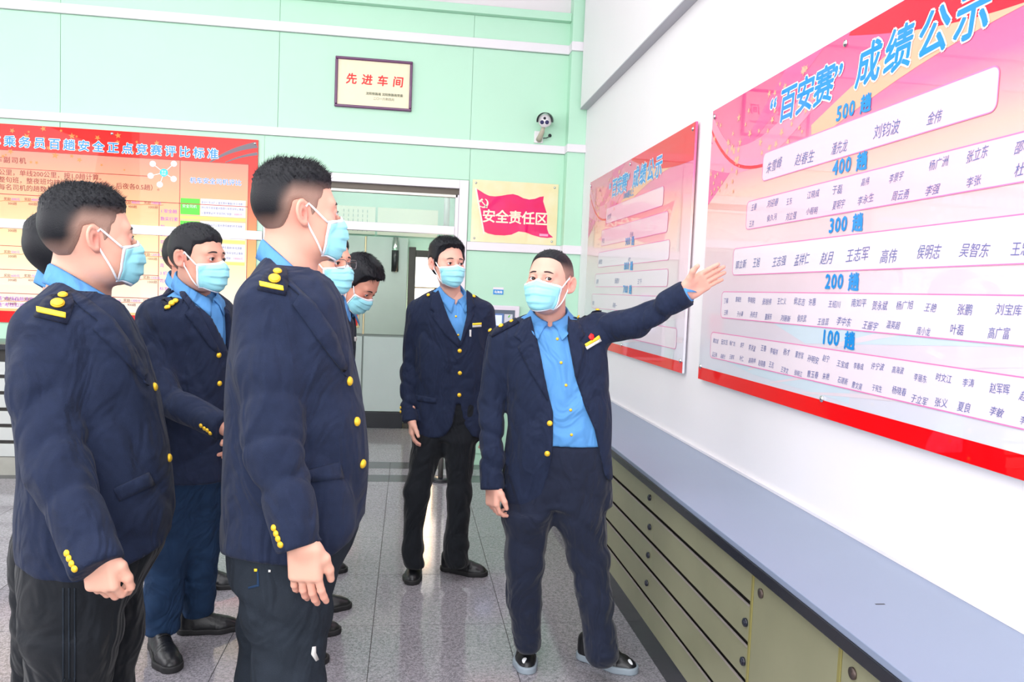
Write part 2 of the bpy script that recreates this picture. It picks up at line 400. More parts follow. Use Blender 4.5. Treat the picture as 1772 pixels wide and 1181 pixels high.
# ------------------------------------------------------------------ worktop and drawer cabinets on the right
olive = mat('olive_steel', (0.37, 0.37, 0.235), 0.36, noise=0.12, scale=5, metal=0.35)
olive_d = mat('olive_edge', (0.30, 0.27, 0.09), 0.4, metal=0.2)
slot = mat('drawer_slot', (0.02, 0.018, 0.016), 0.5)
lip = mat('drawer_lip', (0.52, 0.47, 0.44), 0.35, metal=0.5)
lock_m = mat('lock_black', (0.015, 0.017, 0.03), 0.25)
top_m = mat('blue_grey_worktop', (0.24, 0.29, 0.41), 0.33, noise=0.04, scale=3)
wt = root('worktop', 'long blue-grey worktop with a black front edge along the right wall', 'worktop', (1.2, 3.0, 0.72))
box('top_board', 1.003, WR-0.001, -0.6, PY-0.03, 0.752, 0.770, top_m, wt, 0.002)
box('front_edge', 1.0, 1.04, -0.6, PY-0.03, 0.718, 0.7515, black_gloss, wt, 0.003)
box('scratch_mark', 1.16, 1.185, 1.735, 1.74, 0.7701, 0.7705, slot, wt)
box('wall_seal', WR-0.012, WR-0.001, -0.6, PY-0.03, 0.7705, 0.782, white_trim, wt)
zr = [(0.612, 0.712), (0.488, 0.597), (0.372, 0.473), (0.248, 0.357), (0.130, 0.233)]
def locker(y0, y1, label, drawers=True):
    c = root('drawer_cabinet', label, 'cabinet', (1.2, (y0+y1)/2, 0), 'olive steel cabinets under the worktop')
    box('carcass', 1.045, WR-0.003, y0+0.002, y1-0.002, 0.128, 0.7175, slot, c)
    box('plinth', 1.047, 1.08, y0, y1, 0.0, 0.127, black_gloss, c)
    if y0 < 2.5: box('side_stile', 1.028, 1.046, y0, y0+0.014, 0.128, 0.717, olive_d, c, 0.002)
    if drawers:
        for i, (z0, z1) in enumerate(zr):
            d = box('drawer', 1.030, 1.036, y0+(0.016 if y0 < 2.5 else -0.0005), y1-0.001, z0+0.002, z1, olive, c, 0.001)
            box('drawer_lip', 1.027, 1.032, y0+(0.016 if y0 < 2.5 else -0.001), y1-0.001, z1+0.0003, z1+0.0045, lip, d)
            if i < 4:
                lv, lf = merge([cylg((1.031, y0+0.035+0.02*(i == 0), (z0+z1)/2), (-1, 0, 0), 0.013, 0.008, 16), cylg((1.023, y0+0.035+0.02*(i == 0), (z0+z1)/2), (-1, 0, 0), 0.009, 0.003, 16)])
                if not (i == 0 and y0 < 2.5):
                    lk = obj('lock', lv, lf, lock_m, d, True)
    else:
        d = box('door', 1.030, 1.046, y0+0.016, y1-0.001, 0.130, 0.712, olive, c, 0.002)
        lv, lf = cylg((1.031, y1-0.05, 0.665), (-1, 0, 0), 0.014, 0.006, 16)
        obj('lock', lv, lf, mat('lock_brown', (0.12, 0.09, 0.08), 0.4, metal=0.6), d, True)
locker(2.125, 3.065, 'olive steel five-drawer cabinet under the worktop, the nearest with drawers')
locker(3.065, 4.005, 'olive steel five-drawer cabinet under the worktop behind the pointing man')
locker(4.005, 4.945, 'olive steel five-drawer cabinet second from the back wall under the worktop')
locker(4.945, 5.885, 'olive steel five-drawer cabinet farthest along the worktop by the back wall')
locker(1.655, 2.125, 'olive steel cabinet with one plain door beside the nearest drawers', False)
locker(0.9, 1.655, 'olive steel cabinet with a plain door at the near end of the worktop', False)

# left cabinet with pale drawers and a dark top below the red board
pale = mat('pale_grey_steel', (0.55, 0.58, 0.56), 0.35, noise=0.04, scale=4, metal=0.2)
for j, x0 in enumerate((-4.7, -3.75, -2.8)):
    c = root('drawer_cabinet', 'pale grey slatted drawer cabinet under the red board, %s' % ('its left end at the frame edge', 'the one behind the far left man', 'hidden mostly behind the men')[j], 'cabinet', (x0+0.47, 6.3, 0), 'pale drawer cabinets along the back wall')
    box('carcass', x0, x0+0.94, 6.12, 6.6, 0.13, 0.93, slot, c)
    box('base_panel', x0, x0+0.94, 6.11, 6.6, 0.0, 0.135, mat('stained_base', (0.36, 0.36, 0.32), 0.6, noise=0.25, scale=6), c)
    for i in range(6):
        z0 = 0.14+i*0.121
        box('drawer', x0+0.002, x0+0.938, 6.10, 6.125, z0, z0+0.094, pale, c, 0.003)
dt = tag(box('worktop', -4.75, -1.75, 6.07, 6.60, 0.93, 0.97, black_gloss, None, 0.003), 'dark stone worktop on the pale drawer cabinets under the red board', 'worktop')

# slim post standing between the doorway strips
pp_ = on(762, 833, 2, 0.0)
sp_ = root('barrier_post', 'slim grey post on a round black base seen between the young man\'s legs', 'post', (pp_[0], pp_[1], 0))
vv, ff = merge([cylg((pp_[0], pp_[1], 0.0), (0, 0, 1), 0.075, 0.012, 24), domeg((pp_[0], pp_[1], 0.012), (0, 0, 1), 0.07, 0.02, 24)]); obj('base', vv, ff, black_gloss, sp_, True)
vv, ff = cylg((pp_[0], pp_[1], 0.02), (0, 0, 1), 0.021, 0.86, 18); obj('pole', vv, ff, steel, sp_, True)
vv, ff = merge([cylg((pp_[0], pp_[1], 0.88), (0, 0, 1), 0.028, 0.05, 18), domeg((pp_[0], pp_[1], 0.93), (0, 0, 1), 0.028, 0.012, 18)]); obj('cap', vv, ff, black_gloss, sp_, True)
# ------------------------------------------------------------------ boards
def stuff(*a_, **k_):
    o = obj(*a_, **k_); o['kind'] = 'stuff'; return o
def gloss(name, col, rough=0.35, **k): return mat(name, col, rough, coat=0.55, spec=0.12, **k)
ink_blue = gloss('ink_bright_blue', (0.015, 0.27, 0.70))
ink_white = gloss('ink_white', (0.9, 0.9, 0.95))
ink_navy = gloss('ink_navy_pen', (0.15, 0.17, 0.42))
ink_pink = gloss('ink_pink_line', (0.84, 0.22, 0.50))
red_band = gloss('red_band', (0.85, 0.0, 0.003), 0.4)
def gradient_print(name, stops, axis, vmin, vmax, nz=0.0, nscale=2.0, ior=1.5, coat=0.55):
    m = bpy.data.materials.new(name); m.use_nodes = True; nt = m.node_tree; b = nt.nodes['Principled BSDF']
    g = nt.nodes.new('ShaderNodeNewGeometry'); s = nt.nodes.new('ShaderNodeSeparateXYZ'); nt.links.new(g.outputs['Position'], s.inputs[0])
    mr = nt.nodes.new('ShaderNodeMapRange'); mr.inputs[1].default_value = vmin; mr.inputs[2].default_value = vmax
    nt.links.new(s.outputs[axis], mr.inputs[0])
    n = nt.nodes.new('ShaderNodeTexNoise'); n.inputs['Scale'].default_value = nscale; n.inputs['Detail'].default_value = 2; nt.links.new(g.outputs['Position'], n.inputs['Vector'])
    ad = nt.nodes.new('ShaderNodeMath'); ad.operation = 'MULTIPLY_ADD'; ad.inputs[1].default_value = nz
    nt.links.new(n.outputs['Fac'], ad.inputs[0]); nt.links.new(mr.outputs[0], ad.inputs[2])
    r = nt.nodes.new('ShaderNodeValToRGB')
    while len(r.color_ramp.elements) < len(stops): r.color_ramp.elements.new(0.5)
    for e, (p, c) in zip(r.color_ramp.elements, stops): e.position = p; e.color = (*c, 1)
    nt.links.new(ad.outputs[0], r.inputs[0]); nt.links.new(r.outputs[0], b.inputs['Base Color'])
    b.inputs['Roughness'].default_value = 0.4; b.inputs['Specular IOR Level'].default_value = 0.12; b.inputs['Coat Weight'].default_value = coat; b.inputs['Coat Roughness'].default_value = 0.01; b.inputs['Coat IOR'].default_value = ior
    MATS[name] = m
    return m
def star(face, a, b, r, l=0.0012, rot=0.3):
    pts = []
    for k in range(10):
        rr = r if k % 2 == 0 else r*0.42; t = rot+k*PI/5; pts.append((a+rr*math.cos(t), b+rr*math.sin(t)))
    return face.polyg(pts, l)
def screw(face, a, b, parent, r=0.011):
    V, F = merge([cylg(face.pt(a, b, 0.001), face.n, r, 0.004, 14), domeg(face.pt(a, b, 0.005), face.n, r*0.75, 0.004, 10, 3)])
    obj('screw', V, F, chrome, parent, True)

def ribbon(face, p, q, w0, w1, bend, l, n=14):
    p = np.array(p, float); q = np.array(q, float); d = q-p; L = np.linalg.norm(d); d /= L; nn = np.array((-d[1], d[0]))
    A = []; B = []
    for i in range(n+1):
        t = i/n; c = p+d*L*t+nn*bend*math.sin(PI*t); w = w0+(w1-w0)*t
        A.append(tuple(c+nn*w/2)); B.append(tuple(c-nn*w/2))
    V = [tuple(face.pt(a, b, l)) for a, b in A+B]
    return V, [(i, i+1, n+2+i, n+1+i) for i in range(n)]
def clipV(g, face, W, H):
    """keeps print geometry inside the board"""
    V, F = g; out = []
    for v in V:
        d = np.array(v)-face.o; a = min(max(np.dot(d, face.r), 0.002), W-0.002); b = min(max(np.dot(d, face.u), 0.002), H-0.002); l = np.dot(d, face.n)
        out.append(tuple(face.pt(a, b, l)))
    return out, F

pinkgrad = [(0.0, (0.70, 0.74, 0.83)), (0.30, (0.82, 0.67, 0.76)), (0.52, (0.86, 0.60, 0.63)), (0.66, (0.90, 0.47, 0.41)), (0.80, (0.84, 0.14, 0.33)), (1.0, (0.78, 0.06, 0.24))]
def board(y_left, label, rows, title_a, sub, l_lbl):
    W, H = 2.30, 1.272
    fc = Face((1.395, y_left, 1.12), (0, -1, 0), (0, 0, 1))
    rt = root('notice_board', label, 'notice board', (1.4, y_left-W/2, 1.12), None)
    fc.slab('acrylic_panel', 0, 0, W, H, -0.012, 0.0, gradient_print('board_print', pinkgrad, 2, 1.12, 2.392, 0.0, ior=1.75, coat=1.0) if 'board_print' not in MATS else MATS['board_print'], rt, 0.001)
    fc.rect('red_footer', 0.0, 0.0, W, 0.058, red_band, rt, 0.0008)
    # silk swirls and stars of the printed background
    g = merge([clipV(ribbon(fc, (-0.1, 1.30), (0.62, 0.95), 0.10, 0.05, -0.10, 0.0006), fc, W, H), clipV(ribbon(fc, (0.0, 1.06), (0.95, 1.12), 0.12, 0.10, -0.10, 0.0005), fc, W, H)])
    stuff('silk_swirl', *g, gloss('print_rose', (0.82, 0.27, 0.42)), rt)
    g = merge([clipV(ribbon(fc, (-0.05, 1.22), (0.7, 0.93), 0.018, 0.012, -0.10, 0.0009), fc, W, H), clipV(ribbon(fc, (1.16, 1.31), (2.35, 1.20), 0.10, 0.24, -0.05, 0.0009), fc, W, H)])
    stuff('silk_fold', *g, gloss('print_red', (0.78, 0.015, 0.04)), rt)
    g = merge([fc.polyg([(0.002, 0.83), (0.35, 1.0), (0.75, 1.16), (1.0, 1.27), (0.72, 1.27), (0.45, 1.1), (0.002, 0.98)], 0.0004)])
    obj('silk_beam', *g, gloss('print_magenta', (0.78, 0.12, 0.32)), rt)
    g = clipV(ribbon(fc, (0.95, 0.98), (2.3, 1.18), 0.07, 0.16, 0.05, 0.0007), fc, W, H)
    obj('silk_highlight', *g, gloss('print_peach', (0.85, 0.45, 0.30)), rt)
    rr = random.Random(3); parts = []
    for k in range(46): parts.append(star(fc, rr.uniform(0.02, 1.0), rr.uniform(0.98, 1.235), rr.uniform(0.008, 0.022), 0.0011+k*0.00001, rr.uniform(0, 6)))
    for k in range(22):
        a = rr.uniform(0.02, 0.35); parts.append(star(fc, a, rr.uniform(0.86, 0.98), rr.uniform(0.006, 0.016), 0.0016+k*0.00001, rr.uniform(0, 6)))
    o = obj('printed_stars', *merge(parts), gloss('print_gold_star', (0.85, 0.42, 0.28)), rt); o['kind'] = 'stuff'
    # pale railway picture near the foot
    parts = [ribbon(fc, (0.55, 0.10), (2.28, 0.42), 0.006, 0.03, 0.03, 0.0005), ribbon(fc, (0.75, 0.07), (2.28, 0.30), 0.006, 0.03, 0.02, 0.0005), ribbon(fc, (1.0, 0.065), (2.28, 0.17), 0.006, 0.03, 0.01, 0.0005)]
    stuff('railway_tracks', *merge(parts), gloss('print_pale_rose', (0.76, 0.66, 0.72)), rt)
    parts = [fc.polyg([(0.25, 0.12), (0.6, 0.085), (1.3, 0.07), (1.3, 0.12), (0.9, 0.19), (0.45, 0.2)], 0.0003), fc.polyg([(0.75, 0.30), (1.2, 0.33), (2.1, 0.36), (2.28, 0.40), (2.28, 0.32), (1.0, 0.24)], 0.0003)]
    stuff('railway_train', *merge(parts), gloss('print_pale_blue', (0.60, 0.70, 0.78)), rt)
    # title
    title = [('“', title_a), ('百', title_a+0.085), ('安', title_a+0.215), ('赛', title_a+0.345), ('”', title_a+0.47), ('成', title_a+0.61), ('绩', title_a+0.76), ('公', title_a+0.915), ('示', title_a+1.065)]
    for ch, a in title:
        o = obj('title_character', *textg(fc, ch, a, 1.085, 0.135, l=0.0026, bold=0.0036, shear=0.12), ink_blue, rt)
        obj('white_outline', *textg(fc, ch, a, 1.085, 0.135, l=0.0019, bold=0.0085, shear=0.12), ink_white, o)
    parts = []; lab = []; names = []
    rr = random.Random(5)
    for (a0, b0, a1, b1, lb, la, nm, sz) in rows:
        parts.append(fc.ringg(a0, b0, a1, b1, 0.022, 0.0034, 0.0018))
        fc.rrect('name_box', a0, b0, a1, b1, 0.022, gloss('box_white', (0.84, 0.73, 0.80)) if b0 < 0.6 else gloss('box_pink', (0.86, 0.60, 0.69)), rt, 0.0013)
        if lb:
            g1 = textg(fc, lb[:3], la, b1+0.016, 0.067, l=0.0024, bold=0.0022, track=1.15, shear=0.05); g2 = textg(fc, '趟', la+0.142, b1+0.014, 0.060, l=0.0024, bold=0.0026)
            obj('heading_number', *g1, ink_blue, rt); obj('heading_character', *g2, ink_blue, rt)
        nr = len(nm)
        for i, row in enumerate(nm):
            words = row.split(); span = (a1-a0-0.05)
            for j, wd_ in enumerate(words):
                aa = a0+0.03+span*j/len(words)+rr.uniform(-0.01, 0.01); bb = b1-(i+0.78)*(b1-b0)/nr+rr.uniform(-0.006, 0.006)
                names.append(textg(fc, wd_, aa, bb, sz*rr.uniform(0.60, 0.78), l=0.0022, shear=rr.uniform(0.1, 0.4), sx=rr.uniform(0.75, 1.0), rot=rr.uniform(-0.06, 0.08)))
    o = obj('box_outline', *merge(parts), ink_pink, rt); o['kind'] = 'stuff'; o = obj('handwritten_names', *merge(names), ink_navy, rt); o['kind'] = 'stuff'
    for a, b in ((0.03, 1.24), (1.14, 1.24), (2.27, 1.24), (0.03, 0.062), (1.14, 0.062), (2.27, 0.062)): screw(fc, a, b, rt)
    return rt, fc
n200 = ['丁和 董福生 李晓阳 张旭伟 王仁义 侯志吉 许惠 王绍川 南如平 贺永斌 杨广旭 王艳 张鹏 刘宝库 于涛', '王明 于小满 孙庆东 董振东 刘丽新 侯庆武 王佳蕊 李中东 王振宇 温英超 庞小龙 叶磊 高广富 周龙']
n100 = ['魏文成 田文吉 杨广吉 郭宇 李洪波 王春 李福祥 杨才 董世军 孙明安 赵宁 王宝成 李春成 许宁波 高海波 李丽东 时文江 李涛 赵军晖 赵刚 张杰', '孟玉林 高晨光 王建军 叶仁 高晓林 赵晓春 王志 王学文 徐晓江 曹玉春 朱艳 石建新 曹文昊 于宪生 杨晓春 于立军 张义 夏良 李敏 李德东 金旭']
rows2 = [(0.575, 0.866, 1.845, 0.977, '500', 1.11, ['朱雪峰 赵春生 潘先龙 刘钧波 金伟'], 0.062),
         (0.447, 0.682, 2.10, 0.798, '400', 1.11, ['王春 刘迎春 王东 江晓成 于磊 高伟 李景宇 杨广洲 张立东 邵明', '王洪 侯久河 刘立强 小程明 夏明宇 李永生 周云勇 李强 李张 杜涛'], 0.045),
         (0.336, 0.493, 2.12, 0.607, '300', 1.11, ['郭立新 王旭 王志强 孟祥仁 赵月 王志军 高伟 侯明志 吴智东 王忠伟'], 0.06),
         (0.236, 0.304, 2.16, 0.42, '200', 1.11, n200, 0.040),
         (0.137, 0.116, 2.20, 0.233, '100', 1.11, n100, 0.036)]
rows1 = [(0.562, 0.90, 1.85, 1.01, '', 1.1, ['佟宝刚'], 0.05),
         (0.447, 0.745, 1.95, 0.86, '', 1.1, ['李志 关长春'], 0.05),
         (0.38, 0.59, 2.00, 0.70, '900', 1.11, ['赵德志 孙宏'], 0.05),
         (0.317, 0.445, 2.00, 0.541, '800', 1.11, ['董明 张德东 王广平'], 0.055),
         (0.24, 0.285, 2.10, 0.39, '700', 1.11, ['刘忠 赵春一 张海'], 0.05),
         (0.14, 0.116, 2.19, 0.225, '600', 1.11, ['周晓 于建辉 李军'], 0.05)]
b1, f1 = board(6.121, 'far pink and white score board on the right wall, nearer the corner', rows1, 0.60, '', 1.1)
text('subtitle', f1, '1000趟以上', 1.0, 1.03, 0.05, ink_blue, b1, bold=0.001)
board(3.598, 'near pink and white score board on the right wall, beside the pointing hand', rows2, 0.60, '', 1.1)

# red rules board on the back wall
RX0, RX1, RZ0, RZ1 = -3.78, -1.247, 1.10, 2.64
fr = Face((RX0, WB-0.026, RZ0), (1, 0, 0), (0, 0, 1)); RW = RX1-RX0
rb = root('notice_board', 'large red and orange rules board with blue title on the green back wall', 'notice board', ((RX0+RX1)/2, WB-0.03, RZ0))
orangegrad = [(0.0, (0.90, 0.58, 0.25)), (0.35, (0.90, 0.45, 0.12)), (0.62, (0.88, 0.16, 0.06)), (0.80, (0.88, 0.02, 0.005)), (1.0, (0.86, 0.0, 0.0))]
fr.slab('acrylic_panel', 0, 0, RW, RZ1-RZ0, -0.010, 0, gradient_print('red_board_print', orangegrad, 2, RZ0, RZ1, 0.0), rb, 0.001)
fr.rect('red_footer', 0, 0, RW, 0.09, red_band, rb, 0.0008)
def X(x): return x-RX0
def Z(z): return z-RZ0
inner = gradient_print('inner_print', [(0.0, (0.88, 0.85, 0.78)), (0.40, (0.92, 0.74, 0.40)), (0.68, (0.90, 0.50, 0.24)), (1.0, (0.88, 0.27, 0.19))], 2, RZ0, 2.45, 0.0)
fr.rect('table_area', 0.0, Z(1.21), X(-1.318), Z(2.44), inner, rb, 0.0009)
ln = gloss('line_dark_red', (0.45, 0.03, 0.02)); parts = []
for z in (2.44, 2.10): parts.append(fr.lineg((0, Z(z)), (X(-1.318), Z(z)), 0.006, 0.0016))
parts.append(fr.lineg((0, Z(2.30)), (X(-2.09), Z(2.30)), 0.005, 0.0016))
for z in (1.905, 1.70, 1.515, 1.33): parts.append(fr.lineg((0, Z(z)), (X(-2.0), Z(z)), 0.005, 0.0016))
for x, z0, z1 in ((-1.845, 1.25, 2.44), (-1.318, 1.21, 2.44), (-2.0, 1.25, 2.10)): parts.append(fr.lineg((X(x), Z(z0)), (X(x), Z(z1)), 0.005, 0.0016))
stuff('table_rules', *merge(parts), ln, rb)
ttl = '车乘务员百趟安全正点竞赛评比标准'; A = []; B = []
for i, ch in enumerate(ttl):
    xx = -3.26+i*(1.62/15.0)
    o = obj('title_character', *textg(fr, ch, X(xx), Z(2.475), 0.088, l=0.0028, bold=0.0018), ink_blue, rb)
    obj('white_outline', *textg(fr, ch, X(xx), Z(2.475), 0.088, l=0.0019, bold=0.0062), ink_white, o)
brown = gloss('ink_brown_red', (0.28, 0.03, 0.02)); P_ = []
P_.append(textg(fr, '机车副司机', X(-3.27), Z(2.345), 0.052, l=0.0022, bold=0.0005, track=1.2))
for i, s in enumerate(('公里，单线200公里，按1.0趟计算。', '整句班，整夜班均按1.0趟计算（前夜、后夜各0.5趟）。', '每名司机的趟数乘以系数0.7。')):
    P_.append(textg(fr, s, X(-3.19), Z(2.25-i*0.057), 0.050, l=0.0022, bold=0.0002))
stuff('rules_text', *merge(P_), brown, rb)
magenta = gloss('ink_violet', (0.45, 0.06, 0.62)); P_ = []; Q_ = []; S_ = []
for r_, z in enumerate((2.05, 1.84, 1.64, 1.455, 1.27)):
    for c_ in range(9):
        xx = -3.30+c_*0.148; dz = c_*0.004
        Q_.append(textg(fr, '奖励', X(xx), Z(z+dz), 0.026, l=0.0022)); P_.append(textg(fr, '%d00元' % (c_+2+r_), X(xx+0.054), Z(z+dz), 0.026, l=0.0022))
        Q_.append(textg(fr, '%d00趟' % (c_+2), X(xx+0.03), Z(z-0.034+dz), 0.026, l=0.0022))
        S_.append(fr.lineg((X(xx), Z(z-0.006+dz)), (X(xx+0.125), Z(z-0.006+dz)), 0.004, 0.0018)); S_.append(fr.lineg((X(xx+0.125), Z(z-0.006+dz)), (X(xx+0.148), Z(z-0.002+dz)), 0.004, 0.0018))
for i, s in enumerate(('1.安全趟', '数实行累', '加。', '2.机车副', '司机认定', '计一趟', '100趟', '周', '3.机车', '司机考核', '标准按', '司机标准')):
    P_.append(textg(fr, s, X(-1.99), Z(2.02-i*0.062), 0.034, l=0.0022))
stuff('row_labels', *merge(Q_), brown, rb); stuff('row_steps', *merge(S_), gloss('line_orange', (0.7, 0.2, 0.05)), rb)
for i, s in enumerate(('“两违”考核百趟清零，从零重新开始计算趟数', '“两违”考核扣减百趟，按规定减至100趟计算')):
    P_.append(textg(fr, s, X(-3.25), Z(1.20+0.045-i*0.05+0.03), 0.036, l=0.0022))
stuff('violet_text', *merge(P_), magenta, rb)
A = textg(fr, '机车安全司机评比', X(-1.77), Z(2.27), 0.05, l=0.0024, bold=0.0006); B = textg(fr, '机车安全司机评比', X(-1.77), Z(2.27), 0.05, l=0.0019, bold=0.003)
stuff('subtitle_outline', *B, ink_white, rb); stuff('subtitle_text', *A, gloss('ink_mid_blue', (0.05, 0.25, 0.75)), rb)
grn = gloss('print_green', (0.08, 0.66, 0.02)); wbx = gloss('print_white', (0.86, 0.84, 0.84)); yl = gloss('print_yellow', (0.9, 0.72, 0.15)); P_ = []; Q_ = []; R_ = []
for i, z in enumerate((2.015, 1.835, 1.66)):
    fr.rect('green_box', X(-1.838), Z(z), X(-1.69), Z(z+0.128), grn, rb, 0.0014)
    fr.rect('text_box', X(-1.685), Z(z-0.005), X(-1.335), Z(z+0.132), wbx, rb, 0.0014)
    fr.rect('yellow_strip', X(-1.84), Z(z-0.035), X(-1.335), Z(z-0.012), yl, rb, 0.0014)
    P_.append(textg(fr, '安全司机', X(-1.825), Z(z+0.055), 0.028, l=0.0022))
    for j, s in enumerate(('安全行车30万公里无责任事故5年无违章', '时行车中发现重大隐患行车安全防止事故', '公里荣誉证书“安全司机”奖励')):
        Q_.append(textg(fr, s, X(-1.678), Z(z+0.095-j*0.042), 0.0215, l=0.0022, sx=0.85))
    R_.append(textg(fr, '%d000元' % (3, 5, 10)[i], X(-1.425), Z(z+0.011), 0.0225, l=0.0023))
stuff('box_captions', *merge(P_), ink_white, rb); stuff('box_text', *merge(Q_), gloss('ink_dark_blue', (0.05, 0.08, 0.35)), rb); stuff('prize_text', *merge(R_), gloss('ink_pink', (0.85, 0.05, 0.3)), rb)
def disc(a, b, r, l): return fr.polyg([(a+r*math.cos(t*PI/12), b+r*math.sin(t*PI/12)) for t in range(24)], l)
cx_, cz_ = X(-1.968), Z(2.335); sat = [(-0.085, 0.065), (0.075, 0.075), (-0.10, -0.03), (0.075, -0.045), (-0.03, -0.095)]
stuff('diagram_links', *merge([fr.lineg((cx_, cz_), (cx_+a, cz_+b), 0.005, 0.0014) for a, b in sat]), ink_white, rb)
stuff('diagram_discs', *merge([disc(cx_+a, cz_+b, 0.024, 0.0016) for a, b in sat]), gloss('print_pink_white', (0.88, 0.72, 0.78)), rb)
obj('diagram_hub', *disc(cx_, cz_, 0.031, 0.0017), gloss('print_cyan', (0.0, 0.62, 0.85)), rb)
stuff('diagram_text', *merge([textg(fr, '安全', cx_, cz_+0.002, 0.02, l=0.0023, align='CENTER'), textg(fr, '司机', cx_, cz_-0.02, 0.02, l=0.0023, align='CENTER')]), ink_white, rb)
rr = random.Random(11)
o = obj('printed_stars', *merge([star(fr, X(rr.uniform(-3.2, -2.0)), Z(rr.choice((rr.uniform(2.46, 2.62), rr.uniform(2.33, 2.43)))), rr.uniform(0.01, 0.03), 0.0013+k*0.00001, rr.uniform(0, 6)) for k in range(34)]), gloss('print_orange_star', (0.88, 0.25, 0.05)), rb); o['kind'] = 'stuff'
obj('dark_ribbon', *merge([clipV(ribbon(fr, (X(-1.62), Z(2.44)), (X(-1.26), Z(2.60)), 0.01, 0.05, 0.02, 0.0012), fr, RW, RZ1-RZ0), clipV(ribbon(fr, (X(-1.50), Z(2.445)), (X(-1.25), Z(2.53)), 0.006, 0.025, 0.01, 0.0012), fr, RW, RZ1-RZ0)]), gloss('print_grey', (0.16, 0.13, 0.16)), rb)
for a, b in ((X(-1.272), Z(2.61)), (X(-1.272), Z(1.13)), (X(-2.36), Z(2.615)), (X(-3.6), Z(2.615))): screw(fr, a, b, rb)

# framed award plaque
pf = Face((-0.655, WB-0.012, 2.948), (1, 0, 0), (0, 0, 1)); pw, ph = 0.622, 0.404
pl = root('plaque', 'framed cream award plaque with red characters high on the green wall', 'plaque', (-0.34, WB-0.03, 2.948))
purple = mat('purple_wood', (0.10, 0.008, 0.09), 0.3, coat=0.6)
for nm, a0, b0, a1, b1 in (('frame_rail', 0, 0, pw, 0.022), ('frame_rail', 0, ph-0.022, pw, ph), ('frame_stile', 0, 0.0222, 0.022, ph-0.0222), ('frame_stile', pw-0.022, 0.0222, pw, ph-0.0222)):
    pf.slab(nm, a0, b0, a1, b1, 0, 0.028, purple, pl, 0.006)
pf.slab('plate', 0.02, 0.02, pw-0.02, ph-0.02, 0.0, 0.012, mat('cream_plate', (0.86, 0.78, 0.55), 0.35), pl)
redi = mat('red_ink', (0.85, 0.0, 0.005), 0.4); blk = mat('dark_green_ink', (0.04, 0.08, 0.03), 0.5)
[obj('title_character', *textg(pf, ch, 0.085+i*0.125, 0.20, 0.090, l=0.0135, bold=0.0022, shear=0.08), redi, pl) for i, ch in enumerate('先进车间')]
stuff('small_text', *merge([textg(pf, '沈阳铁路局 沈阳铁路局党委', 0.25, 0.115, 0.0245, l=0.0135, bold=0.0004), textg(pf, '二〇一六年四月', 0.31, 0.078, 0.0245, l=0.0135)]), blk, pl)

# flag sign
sf = Face((0.496, WB-0.020, 1.912), (1, 0, 0), (0, 0, 1)); sw, sh = 0.733, 0.517
sg = root('sign', 'glossy gold sign with a waving red flag and white characters beside the doorway', 'sign', (0.86, WB-0.03, 1.912))
sf.slab('acrylic_panel', 0, 0, sw, sh, -0.006, 0, gloss('gold_silk_print', (0.82, 0.68, 0.30), col2=(0.90, 0.86, 0.62), scale=7), sg, 0.001)
def sx(x, z): return (x-0.496, z-1.912)
top = [sx(0.532, 2.352), sx(0.565, 2.335), sx(0.60, 2.315), sx(0.64, 2.30), sx(0.69, 2.298), sx(0.74, 2.306), sx(0.79, 2.318), sx(0.84, 2.326), sx(0.88, 2.318), sx(0.93, 2.296), sx(0.98, 2.288), sx(1.03, 2.297), sx(1.07, 2.315), sx(1.104, 2.322)]
rt_ = [sx(1.10, 2.28), sx(1.118, 2.23), sx(1.14, 2.17), sx(1.14, 2.11), sx(1.145, 2.05), sx(1.16, 2.01), sx(1.20, 1.98)]
bt = [sx(1.15, 1.972), sx(1.09, 1.975), sx(1.02, 1.99), sx(0.96, 2.01), sx(0.90, 2.015), sx(0.84, 1.985), sx(0.78, 1.975), sx(0.70, 1.975), sx(0.64, 1.985), sx(0.609, 2.0)]
sf.poly('flag', top+rt_+bt, gloss('flag_red', (0.82, 0.0, 0.06), col2=(0.80, 0.01, 0.22), scale=5), sg, 0.001)
sf.poly('flag_pole', [sx(0.515, 2.36), sx(0.53, 2.36), sx(0.612, 1.99), sx(0.604, 1.97)], gloss('pole_pale', (0.88, 0.82, 0.7)), sg, 0.0014)
sf.rect('fence_print', *sx(1.08, 1.985), *sx(1.155, 2.005), gloss('fence_pink', (0.85, 0.35, 0.55)), sg, 0.0012)
cream_i = gloss('ink_cream', (0.92, 0.88, 0.66))
[obj('sign_character', *textg(sf, ch, sx(0.585, 0)[0]+i*0.112, sx(0, 2.088)[1], 0.116, l=0.0022, bold=0.0026), cream_i, sg) for i, ch in enumerate('安全责任区')]
# hammer and sickle emblem of the flag
ex, ez = sx(0.592, 2.238); arc = []
for k in range(15):
    t = -2.2+k*(3.4/14); arc.append((ex+0.036*math.cos(t), ez+0.036*math.sin(t)))
V, F = [], []
for i, (a, b) in enumerate(arc):
    t = -2.2+i*(3.4/14); w = 0.012*math.sin(PI*(i+0.6)/15.2)+0.003
    V += [tuple(sf.pt(a+w/2*math.cos(t), b+w/2*math.sin(t), 0.0022)), tuple(sf.pt(a-w/2*math.cos(t), b-w/2*math.sin(t), 0.0022))]
F = [(2*i, 2*i+2, 2*i+3, 2*i+1) for i in range(len(arc)-1)]
obj('emblem', *merge([(V, F), sf.lineg((ex-0.02, ez+0.018), (ex+0.034, ez-0.04), 0.009, 0.0022), sf.lineg((ex-0.034, ez+0.008), (ex-0.008, ez+0.032), 0.016, 0.0022), sf.lineg((ex-0.045, ez-0.042), (ex-0.02, ez-0.028), 0.009, 0.0022)]), cream_i, sg)
for a, b in ((0.028, sh-0.028), (sw-0.035, sh-0.03), (0.03, 0.028), (sw-0.04, 0.03)): screw(sf, a, b, sg, 0.009)

